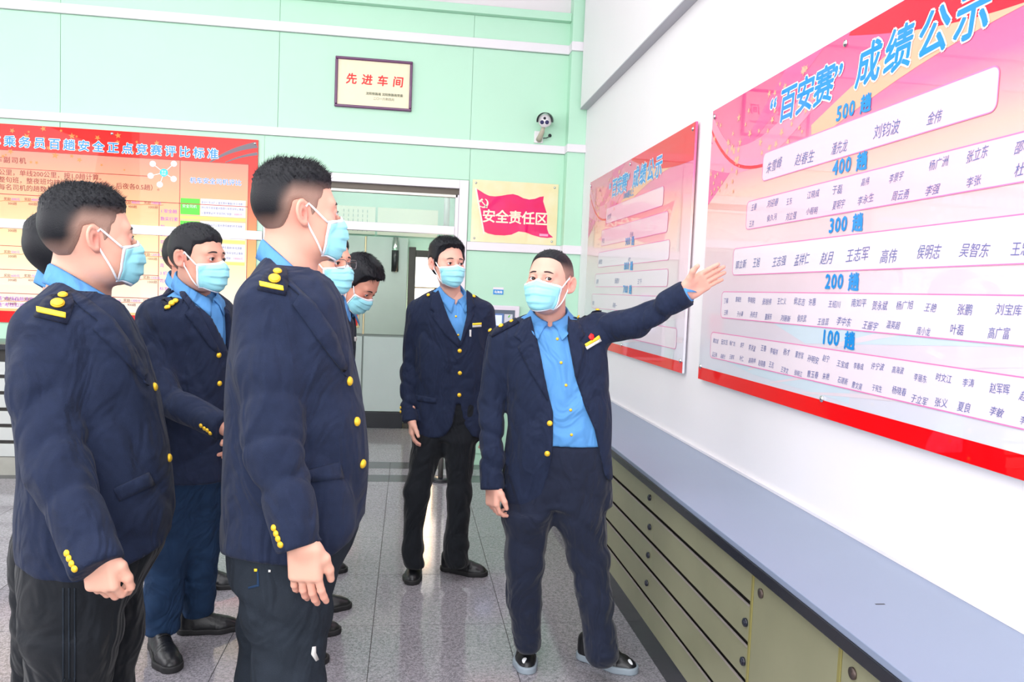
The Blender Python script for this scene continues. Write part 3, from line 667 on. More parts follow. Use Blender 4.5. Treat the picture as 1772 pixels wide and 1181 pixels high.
# security camera
sc_ = root('security_camera', 'white bullet camera with dark hood on a wall bracket above the sign', 'camera', (1.05, WB-0.02, 2.78))
wp = mat('white_plastic', (0.85, 0.83, 0.84), 0.35); dk = mat('dark_plastic', (0.01, 0.01, 0.02), 0.3)
box('mount_plate', 1.00, 1.075, WB-0.03, WB-0.013, 2.765, 2.862, wp, sc_, 0.003)
V, F = tubeg([(1.04, WB-0.03, 2.79), (1.045, WB-0.07, 2.815), (1.055, WB-0.11, 2.85), (1.06, WB-0.125, 2.885)], [0.026, 0.022, 0.018, 0.014], 12); obj('bracket_arm', V, F, mat('bracket_beige', (0.5, 0.46, 0.36), 0.5), sc_, True)
V, F = cylg((1.06, WB-0.125, 2.875), (0, 0, 1), 0.02, 0.03, 14); obj('swivel', V, F, wp, sc_, True)
axc = np.array((-0.25, -0.95, -0.22)); axc /= np.linalg.norm(axc); cc = np.array((1.073, WB-0.12, 2.932))
V, F = merge([cylg(cc-axc*0.06, axc, 0.052, 0.12, 28), domeg(cc-axc*0.06, -axc, 0.052, 0.02, 28, 3)]); obj('housing', V, F, wp, sc_, True)
rc = np.cross(axc, (0, 0, 1)); rc /= np.linalg.norm(rc); uc = np.cross(rc, axc)
V = []; NN = 16
for r0 in (0.060, 0.066):
    for tt in (-0.05, 0.085):
        for i in range(NN+1):
            t = PI*(-0.06+1.12*i/NN); V.append(tuple(cc+axc*tt+r0*(rc*math.cos(t)+uc*math.sin(t))))
q = NN+1; F = []
for i in range(NN): F += [(i, i+1, q+i+1, q+i), (2*q+i, 3*q+i, 3*q+i+1, 2*q+i+1), (q+i, q+i+1, 3*q+i+1, 3*q+i), (i, 2*q+i, 2*q+i+1, i+1)]
obj('hood', V, F, dk, sc_, True)
for a, b, r in ((0.0, 0.02, 0.011), (-0.02, -0.012, 0.016), (0.021, -0.012, 0.016)):
    V, F = cylg(cc+axc*0.058+rc*a+uc*b, axc, r, 0.005, 18); obj('lens', V, F, mat('lens_blue', (0.03, 0.03, 0.12), 0.1) if r > 0.012 else dk, sc_, True)
V, F = tubeg([(1.07, WB-0.06, 2.80), (1.10, WB-0.05, 2.805), (1.13, WB-0.03, 2.825), (1.135, WB-0.012, 2.832)], 0.004, 6); obj('cable', V, F, dk, sc_, True)
V, F = domeg((1.135, WB-0.013, 2.835), (0, -1, 0), 0.015, 0.012); obj('cable_gland', V, F, dk, sc_, True)

# small blue label on the wall and the wall terminal
lf_ = Face((0.703, WB-0.012, 1.473), (1, 0, 0), (0, 0, 1))
lb_ = root('sign', 'small blue label with white characters on the green wall above the terminal', 'sign', (0.75, WB-0.02, 1.47))
lf_.slab('plate', 0, 0, 0.09, 0.062, 0, 0.004, mat('label_white', (0.85, 0.8, 0.85), 0.4), lb_, 0.001)
lf_.rect('blue_field', 0.001, 0.001, 0.089, 0.043, mat('label_blue', (0.02, 0.30, 0.75), 0.4), lb_, 0.0046)
text('label_text', lf_, '乌海局', 0.045, 0.013, 0.024, mat('label_ink', (0.9, 0.9, 0.9), 0.4), lb_, align='CENTER', l=0.0052, bold=0.0008)
tm = root('terminal', 'grey self-service terminal with screen built into a white frame on the wall', 'terminal', (0.76, WB, 1.0))
tf = Face((0.56, WB-0.013, 0.95), (1, 0, 0), (0, 0, 1))
tf.slab('casing', 0, 0, 0.375, 0.432, 0, 0.03, mat('terminal_white', (0.82, 0.76, 0.84), 0.4), tm, 0.008)
tf.slab('fascia', 0.03, 0.03, 0.335, 0.395, 0.0302, 0.034, mat('terminal_grey', (0.10, 0.13, 0.18), 0.3), tm, 0.003)
tf.rect('screen_bezel', 0.085, 0.24, 0.24, 0.365, mat('terminal_blue', (0.10, 0.20, 0.45), 0.3), tm, 0.0345)
tf.rect('screen', 0.10, 0.262, 0.225, 0.35, mat('screen_lit', (0.6, 0.65, 0.9), 0.3, emit=((0.5, 0.6, 0.95), 0.35)), tm, 0.0350)
tf.rect('card_panel', 0.245, 0.18, 0.315, 0.36, mat('card_grey', (0.66, 0.66, 0.75), 0.4), tm, 0.0345)
tf.rect('red_label', 0.09, 0.375, 0.12, 0.389, redi, tm, 0.0348)
tf.poly('green_arrow', [(0.275, 0.335), (0.283, 0.33), (0.298, 0.355), (0.287, 0.352)], grn, tm, 0.0352)
# ------------------------------------------------------------------ solid modelling with distance fields
F32 = np.float32
def smin(a, b, k):
    h = np.maximum(k-np.abs(a-b), 0)/k
    return np.minimum(a, b)-h*h*k*0.25
def smax(a, b, k): return -smin(-a, -b, k)
def ell(p, c, r):
    q = (p-np.array(c, F32)); r = np.array(r, F32)
    k0 = np.sqrt(((q/r)**2).sum(1))+1e-6; k1 = np.sqrt(((q/(r*r))**2).sum(1))+1e-6
    return k0*(k0-1)/k1
def cap(p, a, b, ra, rb, flat=None):
    a = np.array(a, F32); b = np.array(b, F32); ab = b-a
    t = np.clip(((p-a)@ab)/(ab@ab+1e-9), 0, 1)
    q = p-a-t[:, None]*ab
    if flat is not None:            # flat = (direction, factor): thinner along direction
        d, fct = flat; d = np.array(d, F32); d = d/np.linalg.norm(d); s = q@d
        q = q+d*(s*(1/fct-1))[:, None]
        return (np.sqrt((q*q).sum(1))-(ra+(rb-ra)*t))*min(1, fct*1.2)
    return np.sqrt((q*q).sum(1))-(ra+(rb-ra)*t)
def chain(p, pts, rs, k=0.01, flat=None):
    d = None
    for i in range(len(pts)-1):
        e = cap(p, pts[i], pts[i+1], rs[i], rs[i+1], flat)
        d = e if d is None else smin(d, e, k)
    return d
def rbox(p, c, half, r, R=None):
    q = p-np.array(c, F32)
    if R is not None: q = q@np.array(R, F32)
    q = np.abs(q)-np.array(half, F32)+r
    return np.sqrt((np.maximum(q, 0)**2).sum(1))+np.minimum(q.max(1), 0)-r
def poly2(x, y, pts):
    """signed distance to a 2-D polygon"""
    d = np.full(x.shape, 1e9, F32); s = np.ones(x.shape, F32); n = len(pts)
    for i in range(n):
        j = (i-1) % n
        vix, viy = pts[i]; vjx, vjy = pts[j]
        ex, ey = vjx-vix, vjy-viy; wx, wy = x-vix, y-viy
        t = np.clip((wx*ex+wy*ey)/(ex*ex+ey*ey+1e-12), 0, 1)
        bx, by = wx-ex*t, wy-ey*t; d = np.minimum(d, bx*bx+by*by)
        c1 = y >= viy; c2 = y < vjy; c3 = ex*wy > ey*wx
        fl = (c1 & c2 & c3) | (~c1 & ~c2 & ~c3); s = np.where(fl, -s, s)
    return s*np.sqrt(d)
def wob(p, f, seed=0.0):
    x, y, z = p[:, 0]*f+seed, p[:, 1]*f+seed*1.7, p[:, 2]*f+seed*0.6
    return (np.sin(x+1.3*np.sin(y*0.7+0.5))*np.sin(y*0.9+1.1*np.sin(z*0.8))+np.sin(z*1.1+0.9*np.sin(x*0.6+2)))*0.5

def nets(fn, lo, hi, h):
    """surface nets: a quad mesh of fn = 0"""
    lo = np.array(lo, float); hi = np.array(hi, float); n = np.ceil((hi-lo)/h).astype(int)+1
    # coarse pass to find where the surface can be
    H = 4
    nc = (n+H-1)//H
    cx, cy, cz = np.meshgrid(*[np.arange(k) for k in nc], indexing='ij')
    cc = lo+(np.stack([cx, cy, cz], -1).reshape(-1, 3)*H+H/2)*h
    dc = fn(cc.astype(F32)); near = np.abs(dc) < H*h*1.45+0.004
    D = np.repeat(np.repeat(np.repeat(dc.reshape(nc), H, 0), H, 1), H, 2).astype(F32)
    idx = np.stack([cx, cy, cz], -1).reshape(-1, 3)[near]
    o = np.stack(np.meshgrid(*[np.arange(H)]*3, indexing='ij'), -1).reshape(-1, 3)
    I = (idx[:, None, :]*H+o[None]).reshape(-1, 3)
    pts = (lo+I*h).astype(F32)
    vals = np.empty(len(pts), F32)
    for s in range(0, len(pts), 400000): vals[s:s+400000] = fn(pts[s:s+400000])
    D[I[:, 0], I[:, 1], I[:, 2]] = vals
    n = np.array(D.shape)
    S = D < 0
    c = np.zeros(tuple(n-1), np.int8)
    for i in (0, 1):
        for j in (0, 1):
            for k in (0, 1): c += S[i:n[0]-1+i, j:n[1]-1+j, k:n[2]-1+k]
    act = (c > 0) & (c < 8); A = np.argwhere(act); vid = np.full(tuple(n-1), -1, np.int64); vid[act] = np.arange(len(A))
    acc = np.zeros((len(A), 3)); cnt = np.zeros(len(A))
    cor = [(i, j, k) for i in (0, 1) for j in (0, 1) for k in (0, 1)]
    for a in cor:
        for ax in range(3):
            if a[ax] == 1: continue
            b = list(a); b[ax] = 1
            da = D[A[:, 0]+a[0], A[:, 1]+a[1], A[:, 2]+a[2]]; db = D[A[:, 0]+b[0], A[:, 1]+b[1], A[:, 2]+b[2]]
            m = (da < 0) != (db < 0); t = da[m]/(da[m]-db[m]); pos = np.tile(np.array(a, float), (m.sum(), 1)); pos[:, ax] += t
            acc[m] += pos; cnt[m] += 1
    V = lo+(A+acc/cnt[:, None])*h
    Q = []
    for ax in range(3):
        u, v = (ax+1) % 3, (ax+2) % 3
        sl0 = [slice(None)]*3; sl1 = [slice(None)]*3; sl0[ax] = slice(0, n[ax]-1); sl1[ax] = slice(1, n[ax])
        for w_ in (u, v): sl0[w_] = slice(1, n[w_]-1); sl1[w_] = slice(1, n[w_]-1)
        s0 = S[tuple(sl0)]; s1 = S[tuple(sl1)]
        for sg, m in ((1, s0 & ~s1), (0, ~s0 & s1)):
            E = np.argwhere(m)
            if not len(E): continue
            E[:, u] += 1; E[:, v] += 1
            def g(du, dv):
                e = E.copy(); e[:, u] += du; e[:, v] += dv; return vid[e[:, 0], e[:, 1], e[:, 2]]
            q = np.stack([g(-1, -1), g(0, -1), g(0, 0), g(-1, 0)], 1)
            Q.append(q if sg else q[:, ::-1])
    Q = np.concatenate(Q); Q = Q[(Q >= 0).all(1)]
    return V, Q
def mesh_np(name, V, Q, m, parent, cols=None, mats=None, midx=None):
    me = bpy.data.meshes.new(name); o3 = np.array(off(parent)) if parent is not None else np.zeros(3)
    nq = Q.shape[1]
    me.vertices.add(len(V)); me.vertices.foreach_set('co', (V-o3).ravel())
    me.loops.add(Q.size); me.loops.foreach_set('vertex_index', Q.ravel().astype(np.int32))
    me.polygons.add(len(Q)); me.polygons.foreach_set('loop_start', np.arange(0, Q.size, nq, dtype=np.int32))
    try: me.polygons.foreach_set('loop_total', np.full(len(Q), nq, np.int32))
    except Exception: pass
    me.update(calc_edges=True)
    if cols is not None:
        a = me.color_attributes.new('col', 'FLOAT_COLOR', 'POINT'); c4 = np.ones((len(V), 4), np.float32); c4[:, :3] = cols; a.data.foreach_set('color', c4.ravel())
    o = link(name, me, parent, m, True)
    return o
def relax(V, Q, it=1, w=0.5):
    for _ in range(it):
        s = np.zeros_like(V); c = np.zeros(len(V))
        for a, b in ((0, 1), (1, 2), (2, 3), (3, 0)):
            np.add.at(s, Q[:, a], V[Q[:, b]]); np.add.at(s, Q[:, b], V[Q[:, a]]); np.add.at(c, Q[:, a], 1); np.add.at(c, Q[:, b], 1)
        V = V*(1-w)+w*s/np.maximum(c, 1)[:, None]
    return V
def bvh_of(V, Q): return BVHTree.FromPolygons([tuple(v) for v in V], [tuple(q) for q in Q])
def cross_cam(bvh, x, y, dep=None):
    d = ray(x, y); h = bvh.ray_cast(Vector(CAM), Vector(d))
    if h[0] is not None: return np.array(h[0]), np.array(h[1]) * (1 if np.dot(np.array(h[1]), d) < 0 else -1)
    pt = CAM+d*(dep or 3.0); h = bvh.find_nearest(Vector(pt))
    n = np.array(h[1]); n = n if np.dot(n, d) < 0 else -n
    return np.array(h[0]), n
def patch(name, bvh, poly, m, parent, step, th=0.003, lift=0.001, dep=None, smooth=True):
    """a panel of cloth lying on a surface: outline given as seen, sat on the body by ray casting"""
    xs_ = [p[0] for p in poly]; ys_ = [p[1] for p in poly]
    # refine outline
    out = []
    for i in range(len(poly)):
        a = np.array(poly[i], float); b = np.array(poly[(i+1) % len(poly)], float); k = max(1, int(np.linalg.norm(b-a)/step))
        for t in range(k): out.append(a+(b-a)*t/k)
    pts = [Vector(p) for p in out]; nb = len(pts)
    P2 = np.array(out); gx = np.arange(min(xs_)+step*0.5, max(xs_), step); gy = np.arange(min(ys_)+step*0.5, max(ys_), step)
    G = np.array([(x, y) for x in gx for y in gy]) if len(gx) and len(gy) else np.zeros((0, 2))
    if len(G):
        sd = poly2(G[:, 0], G[:, 1], [tuple(p) for p in poly]); G = G[sd < -step*0.45]; pts += [Vector(g) for g in G]
    r = delaunay_2d_cdt(pts, [], [list(range(nb))], 1, 1e-4)
    V2, F2 = r[0], r[2]
    top_ = []; bot_ = []
    hits = [cross_cam(bvh, v.x, v.y, dep) for v in V2]
    ds = np.array([np.linalg.norm(h_[0]-CAM) for h_ in hits]); md_ = np.median(ds); nm_ = np.mean([h_[1] for h_ in hits], 0)
    for k_, v in enumerate(V2):
        p, nn = hits[k_]
        if abs(ds[k_]-md_) > 0.055:
            q_ = CAM+ray(v.x, v.y)*(md_+0.02*np.sign(ds[k_]-md_)); h_ = bvh.find_nearest(Vector(q_)); p = np.array(h_[0]) if (Vector(q_)-h_[0]).length < 0.05 else q_
            nn = nm_/np.linalg.norm(nm_)
        top_.append(p+nn*(lift+th)); bot_.append(p+nn*(lift-th*0.6))
    n = len(V2); Fs = []; ec = {}
    for f in F2:
        f = list(f); Fs.append(tuple(f)); Fs.append(tuple(i+n for i in f[::-1]))
        for i in range(len(f)):
            e = (f[i], f[(i+1) % len(f)]); ec[e] = ec.get(e, 0)+1
    for (a, b) in ec:
        if (b, a) not in ec: Fs.append((b, a, a+n, b+n))
    o = obj(name, [tuple(v) for v in top_]+[tuple(v) for v in bot_], Fs, m, parent, smooth)
    return o
def stud(name, bvh, x, y, r, m, parent, dep=None, lift=0.0, h=0.45):
    p, n = cross_cam(bvh, x, y, dep)
    V, F = merge([cylg(p+n*lift, n, r, r*0.3, 16), domeg(p+n*(lift+r*0.3), n, r*0.92, r*h, 16, 4)])
    return obj(name, V, F, m, parent, True)

# ------------------------------------------------------------------ materials for people
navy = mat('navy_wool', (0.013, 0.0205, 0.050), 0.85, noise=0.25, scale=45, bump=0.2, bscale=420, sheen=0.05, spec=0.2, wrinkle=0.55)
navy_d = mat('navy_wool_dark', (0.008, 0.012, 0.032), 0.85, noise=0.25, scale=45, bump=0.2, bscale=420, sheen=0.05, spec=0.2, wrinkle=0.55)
black_t = mat('black_trouser_cloth', (0.008, 0.010, 0.014), 0.85, noise=0.25, scale=40, bump=0.1, bscale=400, sheen=0.1, spec=0.2, wrinkle=0.55)
navy_t = mat('navy_trouser_cloth', (0.012, 0.017, 0.038), 0.85, noise=0.2, scale=40, bump=0.1, bscale=400, sheen=0.15, spec=0.2, wrinkle=0.55)
denim = mat('blue_denim', (0.018, 0.045, 0.105), 0.85, noise=0.45, scale=14, bump=0.2, bscale=450, spec=0.2, wrinkle=0.55)
denim_g = mat('charcoal_denim', (0.016, 0.022, 0.032), 0.85, noise=0.35, scale=16, bump=0.2, bscale=450, spec=0.2, wrinkle=0.55)
shirt_m = mat('blue_shirt_cotton', (0.10, 0.31, 0.66), 0.7, noise=0.06, scale=20, bump=0.08, bscale=300, spec=0.3, wrinkle=0.55)
gold = mat('gold_button', (0.95, 0.60, 0.04), 0.32, metal=0.35)
yellow = mat('yellow_bar', (0.92, 0.66, 0.03), 0.5)
leather = mat('black_leather', (0.010, 0.011, 0.014), 0.33, noise=0.3, scale=30, bump=0.1, bscale=80)
rubber = mat('black_rubber', (0.012, 0.012, 0.014), 0.6)
sole_g = mat('grey_rubber_sole', (0.30, 0.36, 0.42), 0.5)
skin_m = mat('skin', (0.8, 0.5, 0.4), 0.5, attr='col', sss=0.12, spec=0.35, bump=0.04, bscale=300)
hair_m = mat('black_hair', (0.01, 0.01, 0.014), 0.5, attr='col', spec=0.3, bump=0.22, bscale=420)
mask_m = mat('mask_cyan', (0.36, 0.80, 0.90), 0.75, noise=0.05, scale=30, bump=0.06, bscale=500, spec=0.2)
mask_w = mat('mask_white', (0.86, 0.88, 0.92), 0.75)
eye_w = mat('eye_white', (0.75, 0.73, 0.73), 0.2); eye_d = mat('eye_iris', (0.02, 0.012, 0.010), 0.1)
brow_m = mat('brow_hair', (0.035, 0.025, 0.025), 0.7)
badge_w = mat('badge_white', (0.7, 0.7, 0.68), 0.4); badge_r = mat('badge_red', (0.8, 0.01, 0.01), 0.4)

SK = np.array((0.76, 0.42, 0.325)); SKR = np.array((0.80, 0.26, 0.22))

# ------------------------------------------------------------------ head (x right, y forward, z up; origin mid head)
def head_sdf(q, jaw=1.0):
    ax = np.abs(q[:, 0]); p = q.copy(); p[:, 0] = ax
    d = ell(p, (0, -0.012, 0.030), (0.0765, 0.098, 0.088))
    d = smin(d, ell(p, (0, 0.020, -0.030), (0.066*jaw, 0.066, 0.085)), 0.03)
    d = smin(d, ell(p, (0, 0.030, -0.072), (0.053*jaw, 0.050, 0.044)), 0.03)
    d = smin(d, ell(p, (0, 0.070, -0.096), (0.021, 0.017, 0.017)), 0.025)
    d = smin(d, ell(p, (0.042, 0.055, -0.026), (0.026, 0.024, 0.024)), 0.02)
    d = smin(d, cap(p, (0.0, 0.083, 0.020), (0.040, 0.070, 0.023), 0.010, 0.009), 0.02)
    d = smax(d, -ell(p, (0.032, 0.100, 0.001), (0.019, 0.018, 0.013)), 0.014)
    d = smin(d, cap(p, (0, 0.082, 0.012), (0, 0.108, -0.030), 0.0075, 0.0115), 0.010)
    d = smin(d, ell(p, (0.013, 0.097, -0.034), (0.009, 0.011, 0.008)), 0.006)
    d = smin(d, ell(p, (0, 0.088, -0.064), (0.024, 0.011, 0.010)), 0.008)
    # eyelids round the ball, opening left free
    e = ell(p, (0.032, 0.0765, 0.001), (0.0150, 0.0140, 0.0135))
    slit = ell(p, (0.032, 0.092, 0.0005), (0.0150, 0.016, 0.0056))
    e = smax(e, -slit, 0.002)
    d = smin(d, e, 0.004)
    d = np.maximum(d, -ell(p, (0.032, 0.090, 0.0005), (0.0148, 0.013, 0.0054)))
    return d
def ear_sdf(q):
    p = q.copy(); p[:, 0] = np.abs(p[:, 0])
    a = -0.42; c, s = math.cos(a), math.sin(a)
    x = p[:, 0]-0.0785; y = p[:, 1]+0.012; z = p[:, 2]+0.008
    # splay the ear away from the skull and tilt back
    x, y, z = x/0.93, y/0.93, z/0.93
    X = x*math.cos(0.45)+y*math.sin(0.45); Y = -x*math.sin(0.45)+y*math.cos(0.45)
    t = 0.18; Y2 = Y*math.cos(t)+z*math.sin(t); Z2 = -Y*math.sin(t)+z*math.cos(t)
    w = np.stack([X, Y2, Z2], 1).astype(F32)
    d = ell(w, (0.004, -0.004, 0.004), (0.0065, 0.0185, 0.031))
    d = smin(d, ell(w, (0.003, 0.002, -0.026), (0.006, 0.010, 0.010)), 0.006)
    # rim
    rr = np.sqrt(((w[:, 1]+0.004)/0.0165)**2+((w[:, 2]-0.004)/0.0285)**2)
    rim = np.sqrt((np.abs(rr-1)*0.018)**2+(w[:, 0]-0.0085)**2)-0.0038
    rim = np.where(w[:, 1] > 0.006, np.maximum(rim, 0.003), rim)
    d = smin(d, rim, 0.003)
    d = smax(d, -ell(w, (0.0125, 0.0005, 0.000), (0.0105, 0.0085, 0.0145)), 0.003)
    return d
def hair_points():
    return None

HAIR = {
 # polygon (y, z) of where hair grows, seen from the side;  top/side/back thickness;  fade = height below which it is stubble
 'crop': dict(poly=[(0.083, 0.070), (0.070, 0.060), (0.052, 0.060), (0.046, 0.035), (0.030, 0.022), (0.022, 0.000), (0.012, -0.012), (0.008, 0.016), (-0.010, 0.030), (-0.032, 0.024), (-0.040, -0.010), (-0.052, -0.045), (-0.078, -0.060), (-0.16, -0.045), (-0.16, 0.2), (0.14, 0.2)],
              top=0.014, side=0.003, back=0.006, fade=(0.035, 0.080), spike=0.009, strand=0.020),
 'buzz': dict(poly=[(0.085, 0.090), (0.064, 0.080), (0.050, 0.068), (0.044, 0.035), (0.030, 0.022), (0.022, -0.004), (0.012, -0.014), (0.008, 0.016), (-0.010, 0.030), (-0.032, 0.024), (-0.040, -0.010), (-0.048, -0.055), (-0.075, -0.070), (-0.16, -0.06), (-0.16, 0.2), (0.14, 0.2)],
              top=0.007, side=0.003, back=0.004, fade=(0.03, 0.078), spike=0.0012, strand=0.0045),
 'full': dict(poly=[(0.105, 0.096), (0.076, 0.088), (0.058, 0.068), (0.047, 0.040), (0.040, 0.020), (0.028, 0.010), (0.024, -0.012), (0.010, -0.020), (0.008, 0.012), (-0.008, 0.022), (-0.030, 0.018), (-0.038, -0.010), (-0.044, -0.065), (-0.070, -0.085), (-0.16, -0.08), (-0.16, 0.2), (0.14, 0.2)],
              top=0.024, side=0.015, back=0.014, fade=(-0.2, -0.1), spike=0.003, strand=0.026),
 'short': dict(poly=[(0.082, 0.065), (0.062, 0.055), (0.046, 0.050), (0.040, 0.028), (0.028, 0.015), (0.022, -0.006), (0.012, -0.014), (0.008, 0.014), (-0.010, 0.026), (-0.032, 0.022), (-0.040, -0.010), (-0.046, -0.060), (-0.075, -0.080), (-0.16, -0.07), (-0.16, 0.2), (0.14, 0.2)],
              top=0.012, side=0.006, back=0.007, fade=(-0.05, 0.02), spike=0.003, strand=0.016),
}

class Head:
    def __init__(s, c, phi, pitch=0.0, roll=0.0, sc=1.0, jaw=1.0):
        s.c = np.array(c, float); s.sc = sc; s.jaw = jaw
        f = np.array((math.cos(phi)*math.cos(pitch), math.sin(phi)*math.cos(pitch), -math.sin(pitch)))
        r = np.cross(f, (0, 0, 1)); r /= np.linalg.norm(r); u = np.cross(r, f)
        r2 = r*math.cos(roll)+u*math.sin(roll); u2 = -r*math.sin(roll)+u*math.cos(roll)
        s.R = np.stack([r2, f, u2], 1)      # columns: local axes in world
    def loc(s, p): return (((p-s.c.astype(F32))@s.R.astype(F32))/s.sc).astype(F32)
    def w(s, q): return s.c+(np.array(q, float)*s.sc)@s.R.T
    def sdf(s, p): return head_sdf(s.loc(p), s.jaw)*s.sc
    def full(s, p):
        q = s.loc(p); return smin(head_sdf(q, s.jaw), ear_sdf(q), 0.004)*s.sc

def skin_cols(V, H, tone):
    q = H.loc(V.astype(F32)); base = SK*np.array(tone)
    red = np.exp(-(((np.abs(q[:, 0])-0.078)/0.016)**2+((q[:, 1]+0.012)/0.025)**2+((q[:, 2]+0.01)/0.04)**2))*0.7
    red += np.exp(-(((np.abs(q[:, 0])-0.045)/0.025)**2+((q[:, 1]-0.07)/0.03)**2+((q[:, 2]+0.025)/0.03)**2))*0.5
    red += np.exp(-(((np.abs(q[:, 0])-0.032)/0.018)**2+((q[:, 1]-0.085)/0.02)**2+((q[:, 2])/0.012)**2))*0.35
    red = np.clip(red, 0, 1)[:, None]
    return base*(1-red)+SKR*np.array(tone)*red

def make_head(parent, H, style, tone, neck_pts, neck_r, h=0.0032, detail=True, flat_top=0.0):
    hs = HAIR[style]
    npt = [np.array(p) for p in neck_pts]
    def fn(p):
        d = H.full(p)
        q = H.loc(p)
        n = chain(p, npt, neck_r, 0.02)
        return smin(d, n, 0.018)
    ext = 0.135*H.sc
    lo = np.minimum(H.c-ext, np.min(npt, 0)-0.075); hi = np.maximum(H.c+ext, np.max(npt, 0)+0.075); lo[2] = min(p[2] for p in npt)-0.03
    V, Q = nets(fn, lo, hi, h)
    cols = skin_cols(V, H, tone)
    # hair
    seed = float(H.c[0]*13+H.c[1]*7)
    def hf(p):
        q = H.loc(p); d = head_sdf(q, H.jaw)
        dd = ell(q, (0, -0.012, 0.030), (0.0765, 0.098, 0.088))
        tz = np.clip((q[:, 2]-0.045)/0.055, 0, 1); tz = tz*tz*(3-2*tz); bk = np.clip((-q[:, 1]-0.02)/0.07, 0, 1)
        th = hs['side']*(1-tz)*(1-bk)+hs['back']*bk*(1-tz)+hs['top']*tz
        reg = poly2(q[:, 1]+0.14*np.abs(q[:, 0])*(q[:, 1] > 0.03), q[:, 2], hs['poly'])
        reg = reg+(0.002*np.sin(q[:, 0]*120+seed)+0.0018*np.sin(q[:, 0]*290+2*seed+q[:, 1]*80))*(hs['top'] > 0.01)*(q[:, 1] > 0.03)
        edge = np.clip(-reg/0.010, 0, 1); th = th*(0.25+0.75*edge)
        st_ = np.sin(q[:, 0]*520+3*np.sin(q[:, 1]*40+seed)+q[:, 2]*60)*np.sin(q[:, 1]*180+q[:, 2]*210+seed*3+2*np.sin(q[:, 0]*90))
        sp = hs['spike']*(np.abs(st_)**1.2)*tz*0.7+0.0009*st_*tz
        fr = np.maximum(q[:, 1]-0.02, 0)
        return smax(np.minimum(d, dd)-th-sp, reg-0.001, 0.003)*H.sc
    HV, HQ = nets(hf, H.c-0.135*H.sc, H.c+0.145*H.sc, h)
    q = H.loc(HV.astype(F32)); f0, f1 = hs['fade']
    t = np.clip((q[:, 2]+0.35*np.maximum(-q[:, 1]-0.03, 0)*1.6-f0)/(f1-f0), 0, 1)
    if f1 > 0.03:
        bw = np.clip((-q[:, 1]-0.035)/0.04, 0, 1); t = t*(1-bw)+bw*np.clip((q[:, 2]+0.045)/0.045, 0, 1)
    t = (t*t*(3-2*t))[:, None]
    reg = poly2(q[:, 1]+0.14*np.abs(q[:, 0])*(q[:, 1] > 0.03), q[:, 2], hs['poly'])[:, None]
    edge = np.clip(-reg/0.008, 0, 1)
    stub = SK*np.array(tone)*np.array((0.40, 0.44, 0.46)); hc = np.array((0.005, 0.006, 0.010))
    hcol = stub*(1-t)+hc*t
    return (V, Q, cols), (HV, HQ, hcol)

def strands(parent_V, H, style, n, L, seed):
    rr = np.random.RandomState(seed); V = []; F = []
    for i in range(n):
        th = rr.uniform(0, 2*PI); el = rr.uniform(0.45, 1.0)
        x = 0.072*math.cos(th)*math.sqrt(1-el*el*0.85); y = -0.012+0.094*math.sin(th)*math.sqrt(1-el*el*0.85); z = 0.03+0.088*el
        if y > 0.055 and z < 0.085: continue
        nrm = np.array((x/0.076**2, (y+0.012)/0.098**2, (z-0.03)/0.088**2)); nrm /= np.linalg.norm(nrm)
        if style in ('full', 'short'):
            tg = np.array((0.5+rr.uniform(-0.3, 0.3), 0.8, 0.1))*(1 if z > 0.07 else 0)+np.array((0, -0.2, -0.9))*(0 if z > 0.07 else 1); tg -= nrm*np.dot(tg, nrm); d = tg/np.linalg.norm(tg)*0.95+nrm*rr.uniform(0.05, 0.35)
        else: d = nrm*0.8+np.array((rr.uniform(-0.35, 0.35), 0.55+rr.uniform(-0.3, 0.3), 0.25))
        d /= np.linalg.norm(d)
        b = np.array((x, y, z))+nrm*HAIR[style]['top']*(0.5 if style in ('crop', 'buzz') else 0.85); l = L*rr.uniform(0.6, 1.25)
        s = np.cross(d, (0.3, 0.2, 1)); s /= np.linalg.norm(s); s2 = np.cross(d, s); w = 0.0008
        k = len(V); V += [H.w(b+s*w), H.w(b-s*w*0.5+s2*w), H.w(b-s*w*0.5-s2*w), H.w(b+d*l)]
        F += [(k, k+1, k+3), (k+1, k+2, k+3), (k+2, k, k+3)]
    return V, F

